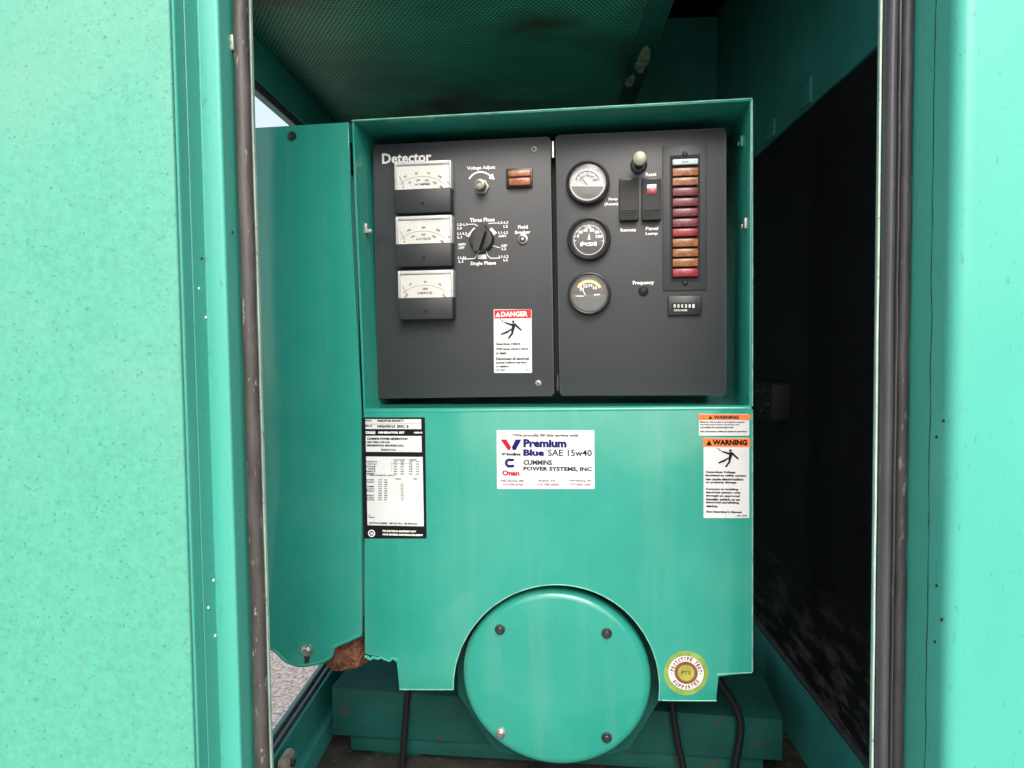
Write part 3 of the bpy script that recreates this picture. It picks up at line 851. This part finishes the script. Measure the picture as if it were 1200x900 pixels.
# round sticker on the tab
c = (804, 788.5)
pts = [(c[0] + 26 * math.cos(2 * math.pi * k / 40), c[1] - 26 * math.sin(2 * math.pi * k / 40)) for k in range(40)]
rs = prism('round_sticker', poly(pts, DS), DS - 0.0004, DS - 0.00002, 'goldrim', hs, label='round gold and white prototype test sticker')
Ink(D1).ring(*c, 13.2, 20.2).build('white_ring', 'sticker', rs)
Ink(D1 - 0.0001).ring(*c, 9.6, 13.4).build('brown_ring', 'brown', rs)
Ink(D1).ring(*c, 0, 9.8).build('gold_centre', 'gold', rs)
ik = Ink(D2)
ik.around('PROTOTYPE TEST', c[0], c[1], 16.6, R(88), R(12.4), 4.6, 2.7).around('SUPPORTED', c[0], c[1], 16.8, R(-90), R(13.4), 4.6, 2.7, True)
ik.ring(c[0] - 16.8, c[1] + 1, 0, 0.9, 8).ring(c[0] + 16.8, c[1] + 1, 0, 0.9, 8)
ik.add('PTS', c[0] - 5.5, c[1] - 2.6, c[0] + 5.5, c[1] + 2.2, 0.04)
ik.build('lettering', 'brown', rs)

# ------------------------------------------------------------------ instrument box
ib = empty('instrument_box', P0, YAW, 'charcoal two-door generator instrument box full of meters, gauges and indicator lamps', 'control panel')
DP = 0.058                                 # depth of the door faces behind the housing front
def door(pxs, label):
    pts = rounded(poly(pxs, DP), 0.004, 4)
    return prism('panel_door', pts, DP, DP + 0.022, 'panel', ib, 0.0015, 3, label=label)
dl = door([(437, 170), (645, 160), (649.5, 464), (443, 467)], 'left door with three meters and a selector switch')
dr = door([(651, 158.5), (851, 150), (851, 463), (656, 463.5)], 'right door with three round gauges and a lamp strip')
a = poly([(440, 176), (848, 156), (848, 461), (446, 464)], DP)
prism('box_body', [(x, z) for x, z in a], DP + 0.0225, 0.2199, 'matte', ib)
for px, py in ((647.6, 174.5), (653.2, 449)):
    u, v = U(px, py, DP)
    lathe('hinge_pin', [(0.0, DP + 0.0), (0.001, DP + 0.0)], 'bolt', ib, u, v, n=6) if False else None
    bm = bmesh.new(); bmesh.ops.create_cone(bm, cap_ends=True, segments=12, radius1=0.0032, radius2=0.0032, depth=0.022)
    link('hinge', mesh(bm, 'hinge', 40), 'steel' if py < 300 else 'bolt', ib, (u, DP + 0.006, v))
def screw(px, py, parent, m='zinc', r=0.0045, d=DP):
    u, v = U(px, py, d)
    s = lathe('screw', [(0.0, d - 0.0028), (r * 0.55, d - 0.0026), (r * 0.9, d - 0.0014), (r, d)], m, parent, u, v, n=16)
    bm = bmesh.new()
    for a_ in (0.6, 0.6 + math.pi / 2):
        b2 = bmesh.new(); box_bm(b2, -r * 0.55, r * 0.55, -0.0003, 0.0003, -r * 0.11, r * 0.11)
        bmesh.ops.rotate(b2, verts=b2.verts[:], cent=(0, 0, 0), matrix=Matrix.Rotation(a_, 3, 'Y'))
        t = bpy.data.meshes.new('t'); b2.to_mesh(t); b2.free(); bm.from_mesh(t); bpy.data.meshes.remove(t)
    link('slot', mesh(bm, 'slot'), 'matte', s, (u, d - 0.0029, v))
    return s
screw(626, 175, ib); screw(631, 449, ib)

# white lettering printed on the doors
DI = DP - 0.0004
def print_words(*items):
    ik = Ink(DI)
    for it in items: ik.add(*it)
    return ik
print_words(('Detector', 446.5, 178.6, 506.5, 191, 0.03)).build('lettering', 'white', ib)
ik = print_words(('Voltage Adjust', 547, 194.4, 580.5, 199.6, 0.025))
ik.build('lettering', 'white', ib)
ik = Ink(DI)
ik.arc(563.5, 217, 15.5, R(152), R(42), 2.0, 14)
ik.poly([(573.4, 205.2), (577.6, 203.4), (579.8, 210.4), (573.2, 209.6)])
ik.build('arrow', 'white', ib)
for it in (('Three Phase', 550.5, 255.2, 580, 260, 0.025), ('Single Phase', 551, 306.2, 581.5, 311.6, 0.025), ('Field', 607, 264, 618.5, 268, 0.025), ('Breaker', 603.5, 270.2, 621.5, 274, 0.025),
           ('Reset', 757, 202, 769, 206.4, 0.025), ('Stop', 713, 231.6, 724, 235.4, 0.025), ('(Reset)', 708.5, 237.2, 724, 241.6, 0.025), ('Remote', 727.5, 267.4, 745, 271.4, 0.025),
           ('Panel', 757, 265.6, 771, 269.6, 0.025), ('Lamp', 757, 272, 770.5, 276, 0.025), ('Frequency', 742, 329, 766, 334.4, 0.025)):
    print_words(it).build('lettering', 'white', ib)
for pl in ([(547.6, 275.4), (555.4, 266.6), (558.6, 269.0), (552.0, 277.4)], [(572.6, 269.6), (576.0, 266.6), (582.4, 273.0), (578.4, 275.6)], [(560.4, 298.4), (569.6, 298.2), (570.4, 303.4), (559.6, 303.6)]):
    Ink(DI).poly(pl).build('selector_block', 'white', ib)
ik = Ink(DI)
for s, x, y in (('L3-L1', 536, 263), ('L3', 536, 267.4), ('L1-L2', 536, 273.6), ('L1', 536, 278), ('AMPS', 536.5, 286.4), ('OFF', 537, 290.4), ('L1-N', 536.5, 302), ('L1', 537.5, 306.4),
                ('L2-L3', 584, 260.8), ('L2', 590, 265.2), ('L1-L2', 584, 272.4), ('AMPS', 584, 276.6), ('OFF', 587, 288), ('L2', 588, 291.6), ('L1-L2', 584.5, 300.6), ('L2', 590, 304.6)):
    n = len(s)
    ik.add(s, x, y - 1.5, x + n * 2.1 + 1, y + 1.5, 0.02)
ik.line([(547, 263), (556, 262.6), (560, 265)], 0.8).line([(572, 262), (576, 261.6), (584, 261.2)], 0.8)
ik.line([(546, 276), (551, 278)], 0.8).line([(576, 287.6), (586, 290.4)], 0.8)
ik.line([(541, 303.6), (556, 303), (559, 299), (560, 295)], 0.9).line([(586, 302.4), (575, 302.6), (571, 299), (570, 294)], 0.9)
ik.build('selector_marks', 'white', ib)

# three rectangular meters
DM = DP - 0.022                            # front of the meters
def meter(x0, y0, x1, yw, y1, title, rows):
    m_ = pbox('meter', x0, yw, x1, y1, DM, DP, 'meter', ib, 0.0014)
    a, b, c_, e = rect(x0 - 0.3, y0, x1 + 0.3, yw + 0.4, DM)
    # clear upper case: frame of four bars round the white face
    bm = bmesh.new()
    fr = 3.0 * S(DM)
    box_bm(bm, a, a + fr, DM + 0.001, DP, c_, e, 0.0008)
    box_bm(bm, b - fr, b, DM + 0.001, DP, c_, e, 0.0008)
    box_bm(bm, a + fr, b - fr, DM + 0.001, DP, e - fr * 1.7, e, 0.0008)
    link('clear_case', mesh(bm, 'case', 35), 'case', m_)
    DF = DM + 0.0022
    box('face', a + fr, b - fr, DF, DP - 0.002, c_, e - fr * 1.7, 'face', m_)
    box('window', a + fr * 0.6, b - fr * 0.6, DM - 0.0012, DM + 0.0006, c_ + 0.001, e - fr * 1.2, 'glass', m_)
    ik = Ink(DF - 0.0003, True)
    cx, cy = (x0 + x1) / 2, yw + 12
    for r, vals, h in rows:
        n = len(vals)
        for k, s in enumerate(vals):
            t = math.pi / 2 + ((n - 1) / 2 - k) * (R(104) / (n - 1))
            px = cx + r * 1.18 * math.cos(t); py = cy - r * math.sin(t) * 0.92
            wv = 1.6 * len(s)
            ik.add(s, px - wv / 2, py - h / 2, px + wv / 2, py + h / 2, 0.0, t - math.pi / 2)
    pts = []
    for k in range(25):
        t = R(38) + R(104) * k / 24
        pts.append((cx + 28.6 * 1.18 * math.cos(t), cy - 28.6 * math.sin(t) * 0.92))
    ik.line(pts, 0.3)
    ik.add(title, cx - 9, yw - 6.4, cx + 9, yw - 3.8, 0.0)
    ik.build('scale_print', 'grayink', m_)
    ik = Ink(DF - 0.0006); ik.line([(cx - 22, yw - 4), (cx - 27, yw - 14)], 0.5); ik.build('needle', 'ink', m_)
    lathe('zero_screw', [(0.0, DM - 0.0012), (0.0022, DM - 0.001), (0.0026, DM)], 'matte', m_, *U(cx, yw + (y1 - yw) * 0.6, DM), n=12)
    ed = Ink(DM - 0.0002)
amp = [(33, ['0', '25', '50', '75', '100', '125'], 2.4), (24, ['0', '50', '100', '150', '200', '250'], 2.4)]
vol = [(33, ['0', '100', '200', '300', '400'], 2.4), (24, ['0', '150', '300', '450', '600'], 2.4)]
hz = [(33, ['55', '57', '60', '63', '65'], 2.4), (24, ['1650', '1800', '1950'], 2.4)]
meter(461, 188.5, 529, 221, 249, 'A-C AMPERES', amp)
meter(462.4, 252.5, 530, 285, 312, 'A-C VOLTS', vol)
meter(465, 316.5, 531.5, 348.5, 374.5, 'HERTZ', hz)

# voltage adjust hex shaft
ua = U(565, 219.5, DP)
va = lathe('voltage_adjuster', [(0.0105, DP), (0.0105, DP - 0.004), (0.0075, DP - 0.0045), (0.0075, DP - 0.012), (0.0, DP - 0.012)], 'brass', ib, *ua, n=6, smooth=20)
lathe('shaft', [(0.0075, DP - 0.012), (0.0072, DP - 0.0225), (0.0038, DP - 0.0235), (0.0034, DP - 0.021), (0.0, DP - 0.021)], 'brass', va, *ua, n=16, axis=(0, 0))
# twin amber indicator
bz = pbox('indicator_bezel', 593, 197, 624, 219.5, DP - 0.004, DP, 'black', ib, 0.001)
pbox('lens', 595.5, 199, 621.5, 206.4, DP - 0.011, DP - 0.003, 'peach', bz, 0.0018)
pbox('lens', 596, 208, 621.5, 216.8, DP - 0.012, DP - 0.003, 'amber', bz, 0.0018)
ik = Ink(DP - 0.0123); ik.add('LINE', 601, 210.6, 612, 214, 0.0); ik.build('lens_print', 'brown', bz)
# selector switch
uc = U(565, 281, DP)
sk = lathe('selector_knob', [(0.0175, DP - 0.0005), (0.0172, DP - 0.006), (0.015, DP - 0.0105), (0.0, DP - 0.0115)], 'black', ib, *uc, n=36)
hp = rounded([(-0.0052, -0.019), (0.0052, -0.019), (0.0062, 0.012), (0.0, 0.024), (-0.0062, 0.012)], 0.003, 3)
bm = bmesh.new()
f_ = [bm.verts.new((x * 0.8, DP - 0.026, z)) for x, z in hp]; b_ = [bm.verts.new((x, DP - 0.009, z)) for x, z in hp]
ff = bm.faces.new(f_); bm.faces.new(b_[::-1])
for i in range(len(hp)): bm.faces.new((f_[i], b_[i], b_[(i + 1) % len(hp)], f_[(i + 1) % len(hp)]))
bmesh.ops.bevel(bm, geom=list(ff.edges), offset=0.001, segments=2, affect='EDGES')
bmesh.ops.rotate(bm, verts=bm.verts[:], cent=(0, 0, 0), matrix=Matrix.Rotation(R(17), 3, 'Y'))
link('handle', mesh(bm, 'handle', 35), 'black', sk, (uc[0], 0, uc[1]))
ik = Ink(DP - 0.0117); ik.poly([(556.4, 285.6), (559.6, 281.2), (560.8, 283), (558, 287)]); ik.build('pointer_mark', 'white', sk)
# field breaker
ub = U(613, 280.5, DP)
fb = lathe('field_breaker', [(0.0068, DP), (0.0068, DP - 0.004), (0.0046, DP - 0.0048), (0.0042, DP - 0.003)], 'steel', ib, *ub, n=24)
lathe('button', [(0.0042, DP - 0.003), (0.0040, DP - 0.0065), (0.0, DP - 0.0070)], 'dialdark', fb, *ub, n=20)
lathe('button_tip', [(0.0016, DP - 0.0070), (0.0, DP - 0.0076)], 'white', fb, *ub, n=12)
# danger label
dg_ = backing('danger_label', 578.5, 362.5, 623, 437, 'sticker', d=DP, parent=ib, label='white danger label with a red header and a shocked figure', lean=0.5)
ik = Ink(DP - 0.0007); ik.bar(579, 363, 622.6, 373); ik.build('red_header', 'red', dg_)
ik = Ink(DP - 0.001); ik.add('DANGER', 587, 365, 618.5, 371, 0.03).poly([(580.5, 371.4), (583.5, 365.6), (586.5, 371.4)]); ik.build('header_print', 'white', dg_)
ik = Ink(DP - 0.0007, True)
figure(ik, 601.5, 375.6, 1.18)
for i, (s, x1, y) in enumerate((('Hazardous Voltage', 610, 401.6), ('Will cause severe injury', 619.5, 407.4), ('or death.', 594, 412), ('Disconnect all electrical', 620, 418.6), ('power before service', 617, 423.4), ('or testing.', 597, 428))):
    ik.add(s, 581, y, x1, y + 3.4, 0.01)
ik.add('99-1887', 581.5, 432.8, 592, 434.6, 0.0).add('C', 616.5, 432.4, 619, 434.4, 0.0)
ik.build('fine_print', 'grayink', dg_)

# three round gauges
def gauge(cx, cy, r, rd, dial, label, deco):
    u, v = U(cx, cy, DP - 0.012); s = S(DP - 0.012)
    R0, RD = r * s, rd * s
    gz = lathe('gauge', [(R0, DP), (R0 * 1.01, DP - 0.003), (R0 * 1.0, DP - 0.011), (R0 * 0.965, DP - 0.0135), (R0 * 0.92, DP - 0.014), (RD * 1.02, DP - 0.0118), (RD, DP - 0.004), (RD, DP)],
               'black', ib, u, v, n=56, smooth=40)
    gz['label'] = label
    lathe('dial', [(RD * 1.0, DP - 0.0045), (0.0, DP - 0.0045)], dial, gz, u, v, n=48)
    lathe('glass', [(RD * 1.01, DP - 0.0105), (RD * 0.6, DP - 0.0118), (0.0, DP - 0.0122)], 'glass', gz, u, v, n=48, smooth=60)
    deco(gz)
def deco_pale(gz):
    d = DP - 0.0049
    ik = Ink(d)
    c_ = U(688.4, 213.4, d); s = S(d)
    pts = [(c_[0] + 20.0 * s * math.cos(a), c_[1] + 20.0 * s * math.sin(a)) for a in [math.pi + math.pi * k / 24 for k in range(25)]]
    ik.bm.faces.new([ik.bm.verts.new((x, d, z - 0.0045)) for x, z in pts if z < c_[1]]) if False else None
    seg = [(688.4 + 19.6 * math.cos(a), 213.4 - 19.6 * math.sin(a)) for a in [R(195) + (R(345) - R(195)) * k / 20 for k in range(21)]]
    ik.poly(seg); ik.build('lower_segment', 'dialgrey', gz)  # grey segment leaves the painted sky reflection to the upper half
    ik = Ink(DP - 0.0052)
    ik.arc(688.4, 215, 14.5, R(20), R(160), 0.7, 20)
    for k in range(7):
        t = R(20) + R(140) * k / 6
        ik.line([(688.4 + 12.2 * math.cos(t), 215 - 12.2 * math.sin(t)), (688.4 + 14.5 * math.cos(t), 215 - 14.5 * math.sin(t))], 0.6)
    for s_, t in (('0', 155), ('50', 122), ('100', 90), ('150', 58), ('200', 26)):
        px, py = 688.4 + 9.4 * math.cos(R(t)), 215 - 9.4 * math.sin(R(t))
        ik.add(s_, px - len(s_) * 0.8, py - 1.3, px + len(s_) * 0.8, py + 1.3, 0.01)
    ik.line([(688.4, 217), (680, 207)], 0.8)
    ik.build('dial_print', 'grayink', gz)
def deco_mid(gz):
    ik = Ink(DP - 0.0052)
    ik.arc(690, 281, 17.4, 0, 2 * math.pi, 0.6, 40)
    ik.add('OIL', 686, 264.6, 694, 268, 0.03)
    for s_, t, r in (('0', 165, 13), ('20', 140, 12.6), ('40', 112, 11), ('60', 70, 11), ('80', 40, 12.6), ('100', 14, 12.6)):
        px, py = 690 + r * math.cos(R(t)), 280 - r * math.sin(R(t))
        ik.add(s_, px - len(s_) * 1.3, py - 1.9, px + len(s_) * 1.3, py + 1.9, 0.04)
    ik.add('PSI', 680, 284, 699, 288.4, 0.03).poly([(688.6, 281), (690.4, 273), (692, 281)])
    for k in range(11):
        t = R(-8) + R(196) * k / 10
        ik.line([(690 + 15 * math.cos(t), 280 - 15 * math.sin(t)), (690 + 17.2 * math.cos(t), 280 - 17.2 * math.sin(t))], 0.7)
    ik.arc(690, 280, 8, R(200), R(340), 1.0, 12)
    ik.build('dial_print', 'white', gz)
def deco_volt(gz):
    d = DP - 0.0049
    ik = Ink(d)
    c_ = (690.3, 344)
    seg = [(c_[0] + 20.6 * math.cos(a), c_[1] - 20.6 * math.sin(a)) for a in [R(183) + R(174) * k / 24 for k in range(25)]]
    ik.poly(seg); ik.build('lower_segment', 'dialgrey', gz)
    ik = Ink(DP - 0.0052)
    ik.arc(*c_, 14.6, R(28), R(152), 3.4, 20); ik.build('cream_arc', 'cream', gz)
    ik = Ink(DP - 0.0052)
    ik.arc(*c_, 17.6, R(55), R(125), 1.6, 14); ik.build('green_arc', 'greenprint', gz)
    ik = Ink(DP - 0.0052)
    ik.arc(*c_, 17.0, R(135), R(165), 2.0, 8); ik.build('red_arc', 'redlens', gz)
    Ink(DP - 0.0052).arc(*c_, 15.5, R(10), R(28), 2.0, 6).build('red_arc', 'redlens', gz)
    ik = Ink(DP - 0.0055)
    for s_, t in (('10', 150), ('12', 115), ('14', 80), ('16', 45)):
        px, py = c_[0] + 9.8 * math.cos(R(t)), c_[1] - 9.8 * math.sin(R(t))
        ik.add(s_, px - 2.2, py - 1.9, px + 2.2, py + 1.9, 0.04)
    ik.line([(674.5, 347), (684, 347)], 1.0).line([(696, 345.5), (703, 345)], 1.4)
    ik.line([(686, 346), (678.8, 332)], 1.0)
    ik.build('dial_print', 'white', gz)
gauge(688.6, 213.2, 25.0, 20.8, 'dialreflect', 'round gauge with sky reflection painted into its pale dial', deco_pale)
gauge(690.0, 279.2, 25.0, 19.6, 'dialdark', 'round gauge with crowded white numerals on dark dial', deco_mid)
gauge(690.3, 343.8, 24.8, 21.6, 'dialdark', 'round gauge with a cream and red scale arc', deco_volt)
# long chrome push knob
uk = U(748.5, 193.5, DP)
kn = lathe('push_knob', [(0.0115, DP), (0.0112, DP - 0.003), (0.0095, DP - 0.0045), (0.0068, DP - 0.005), (0.0064, DP - 0.032)], 'bolt', ib, *uk, n=24)
lathe('knob_cap', [(0.0064, DP - 0.032), (0.0096, DP - 0.0325), (0.0098, DP - 0.037), (0.0092, DP - 0.0395), (0.0080, DP - 0.0402), (0.0, DP - 0.0405)], 'brass', kn, *uk, n=24)
# rocker switches
def rocker(x0, y0, x1, y1, lamp, label):
    fr = pbox('rocker_switch', x0, y0, x1, y1, DP - 0.003, DP, 'black', ib, 0.0014, label=label)
    a, b, c_, e = rect(x0 + 0.8, y0 + 1.2, x1 - 0.8, y1 - 1.2, DP - 0.01)
    mid = (c_ + e) / 2
    bm = bmesh.new()
    prof = [(c_, DP - 0.002), (c_, DP - 0.013), (c_ + (mid - c_) * 0.5, DP - 0.0115), (mid, DP - 0.0085), (mid + (e - mid) * 0.5, DP - 0.0075), (e, DP - 0.0068), (e, DP - 0.002)]
    L = [bm.verts.new((a, y, z)) for z, y in prof]; Rr = [bm.verts.new((b, y, z)) for z, y in prof]
    bm.faces.new(L); bm.faces.new(Rr[::-1])
    for i in range(len(prof)):
        j = (i + 1) % len(prof); bm.faces.new((L[i], L[j], Rr[j], Rr[i]))
    bmesh.ops.bevel(bm, geom=[ed for ed in bm.edges], offset=0.0008, segments=2, affect='EDGES')
    link('rocker', mesh(bm, 'rocker', 30), 'rocker', fr)
    bm = bmesh.new()
    hgt = e - c_
    for t in (0.06, 0.115, 0.17, 0.225):
        z = c_ + hgt * t
        yy = DP - 0.0132 + 0.003 * t
        box_bm(bm, a + 0.002, b - 0.002, yy, yy + 0.0012, z - 0.0007, z + 0.0007, 0.0003, 1)
    if not lamp:
        for i in range(4):
            for j in range(3):
                z = e - hgt * (0.10 + 0.075 * j); x = a + (b - a) * (0.2 + 0.2 * i)
                box_bm(bm, x - 0.0009, x + 0.0009, DP - 0.0078, DP - 0.0066, z - 0.001, z + 0.001, 0.0003, 1)
    link('ridges', mesh(bm, 'ridges', 30), 'rocker', fr)['kind'] = 'stuff'
    if lamp:
        pbox('lamp_window', x0 + 6, y0 + 7, x1 - 5.5, y0 + 11.5, DP - 0.0082, DP - 0.006, 'white', fr, 0.0004)
        pbox('lamp_window', x0 + 5.4, y0 + 11.8, x1 - 5, y0 + 18.5, DP - 0.0088, DP - 0.006, 'redlens', fr, 0.0004)
rocker(726, 209.5, 748, 258.5, False, 'plain dark rocker switch')
rocker(752.5, 209, 774.5, 258, True, 'dark rocker switch with a red lamp window')
# lamp strip
ls = pbox('lamp_strip', 778, 173.5, 827, 337, DP - 0.0022, DP, 'panel', ib, 0.0008)
pbox('dark_recess', 786, 185, 819.5, 327.5, DP - 0.0027, DP - 0.001, 'matte', ls)
rows = [(189.3, 6.4, 'bluewhite'), (201, 8.8, 'peach'), (212.3, 8.6, 'peach'), (224.5, 9, 'dullred'), (236.6, 9, 'dullred'), (248.8, 9, 'dullred'), (260.8, 9, 'dullred'), (272.2, 8.6, 'redlens'),
        (284.2, 9, 'ochre'), (296, 9, 'ochre'), (307.6, 9, 'ochre'), (319.4, 9, 'redlens')]
names = ['RUN', 'LOW OIL PRE', 'LOW ENG TEMP', 'OVERSPEED', 'OVERCRANK', 'FAULT 1', 'HI ENG TEMP', 'LO OIL PRES', 'SWITCH OFF', 'LOW FUEL', 'PRE HI TEMP', 'FAULT 2']
for (cy, h, m), nm in zip(rows, names):
    L_ = pbox('indicator_lamp', 789, cy - h / 2, 817.4, cy + h / 2, DP - 0.009, DP - 0.0025, m, ls, 0.0014)
    ik = Ink(DP - 0.0093)
    ik.add(nm, 803 - len(nm) * 1.05, cy - 1.4, 803 + len(nm) * 1.05, cy + 1.4, 0.0)
    ik.build('lamp_print', 'ink' if m == 'bluewhite' else 'brown', ls)
screw(802.5, 180.5, ls, 'bolt', 0.0038, DP - 0.0022); screw(803, 331.5, ls, 'bolt', 0.0038, DP - 0.0022)
# hour counter
hc = pbox('hour_counter', 784, 347, 821.5, 369, DP - 0.006, DP, 'black', ib, 0.0012)
pbox('digit_window', 787.5, 355, 817, 362, DP - 0.0064, DP - 0.005, 'matte', hc)
ik = Ink(DP - 0.0067)
for k, ch in enumerate('000381'):
    ik.add(ch, 789.5 + k * 4.4, 356.4, 791.8 + k * 4.4, 360.6, 0.02)
ik.add('TOTAL HOURS', 790, 362.6, 805, 364.6, 0.02)
ik.build('digits', 'white', hc)
# frequency potentiometer
uf = U(754, 341, DP)
fp = lathe('frequency_adjuster', [(0.0068, DP), (0.0064, DP - 0.003), (0.0045, DP - 0.0045), (0.0, DP - 0.005)], 'rocker', ib, *uf, n=20)

# ------------------------------------------------------------------ round alternator end cover
ac = empty('alternator_end_cover', P0, YAW, 'round glossy green end cover with four bolts set in the cut-out', 'cover')
DA = 0.006
cu_, cv_ = U(650.5, 796, DA)
ra = 113.5 * S(DA)
lathe('cover_plate', [(ra * 0.985, DA + 0.030), (ra, DA + 0.026), (ra, DA + 0.012), (ra * 0.985, DA + 0.005), (ra * 0.955, DA + 0.0015), (ra * 0.91, DA), (ra * 0.5, DA - 0.0006), (0.0, DA - 0.0008)],
      'gloss', ac, cu_, cv_, n=96, sz=0.945, smooth=50)
oct_ = [(536, 740), (536, 814), (577, 876), (584, 882), (604, 886), (704, 887), (722, 885), (738, 879), (773, 822), (773, 740), (740, 700), (560, 700)]
prism('mounting_flange', poly(oct_, 0.045), 0.045, 0.055, 'grimy', ac, 0.003)  # dark tone also paints the shade in the cut-out gap
lathe('alternator_drum', [(ra * 1.0, 0.055), (ra * 1.15, 0.09), (ra * 1.15, 0.30), (0, 0.30)], 'grimy', ac, cu_, cv_, n=48)  # flange and drum coloured dark to paint the shade in the cut-out gap
for px, py, m in ((586, 737.5, 'bolt'), (711, 742, 'bolt'), (587, 859, 'steel'), (711, 864, 'bolt')):
    u, v = U(px, py, DA)
    b_ = lathe('bolt', [(0.0072, DA), (0.0072, DA - 0.0012), (0.005, DA - 0.0015), (0.0048, DA - 0.006), (0.0038, DA - 0.0068), (0.0, DA - 0.0068)], m, ac, u, v, n=18)

# ------------------------------------------------------------------ base beam under the generator
bs = empty('base_beam', P0, YAW, 'grimy green crossbeam running behind the round end cover', 'beam')
DB = 0.17
bt = poly([(388, 803), (918, 829), (918, 880), (388, 862)], DB)
zt0, zt1, zb = bt[0][1], bt[1][1], min(bt[2][1], bt[3][1])
bm = bmesh.new()
zb = bt[3][1]
x0b, x1b = bt[0][0], bt[1][0]
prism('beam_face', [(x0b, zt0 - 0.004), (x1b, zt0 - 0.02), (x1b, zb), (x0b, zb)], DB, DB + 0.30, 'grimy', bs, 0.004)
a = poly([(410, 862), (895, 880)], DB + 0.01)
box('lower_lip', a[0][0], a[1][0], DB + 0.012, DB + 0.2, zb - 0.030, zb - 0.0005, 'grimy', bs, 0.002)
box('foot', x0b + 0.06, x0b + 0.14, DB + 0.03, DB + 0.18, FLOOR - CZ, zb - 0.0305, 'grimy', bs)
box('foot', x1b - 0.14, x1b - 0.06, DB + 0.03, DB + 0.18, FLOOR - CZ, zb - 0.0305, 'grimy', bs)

# ------------------------------------------------------------------ cables hanging in front of the beam
def cable(pxs, d, r, label):
    pts = []
    for i, (x, y) in enumerate(pxs):
        dd = d[i] if isinstance(d, (list, tuple)) else d
        u, v = U(x, y, dd); pts.append((u, dd, v))
    root = tube('cable', pts, r, 'cable', None)
    root.location = P0; root.rotation_euler = (0, 0, YAW)
    root['label'] = label; root['category'] = 'cable'; root['group'] = 'black cables below the housing'
    return root
cable([(480, 790), (477, 820), (474, 860), (471, 905), (470, 930)], 0.15, 0.0052, 'straight black cable hanging under the square left tab of the housing')
cable([(786, 805), (788, 825), (793, 862), (800, 895), (806, 930)], 0.15, 0.0048, 'black cable hanging below the round gold sticker')
cable([(836, 785), (848, 806), (864, 832), (868, 856), (862, 895), (858, 930)], 0.15, 0.0058, 'curved black cable bowing outward beside the tab with the gold sticker')
# pale bracket bolted to the left sill
q = at_x(338, 893, XL + 0.03)
bk = empty('bracket', (q.x, q.y, q.z), 0, 'small pale metal bracket on the left sill inside the doorway', 'bracket')
bm = bmesh.new(); box_bm(bm, -0.010, 0.004, -0.02, 0.02, -0.03, 0.012, 0.006, 3)
link('plate', mesh(bm, 'plate', 40), 'ruststain', bk)
bm = bmesh.new(); bmesh.ops.create_cone(bm, cap_ends=True, segments=6, radius1=0.006, radius2=0.0055, depth=0.006, matrix=Matrix.Rotation(R(90), 4, 'Y'))
link('bolt', mesh(bm, 'bolt', 30), 'bolt', bk, (0.006, 0, 0))
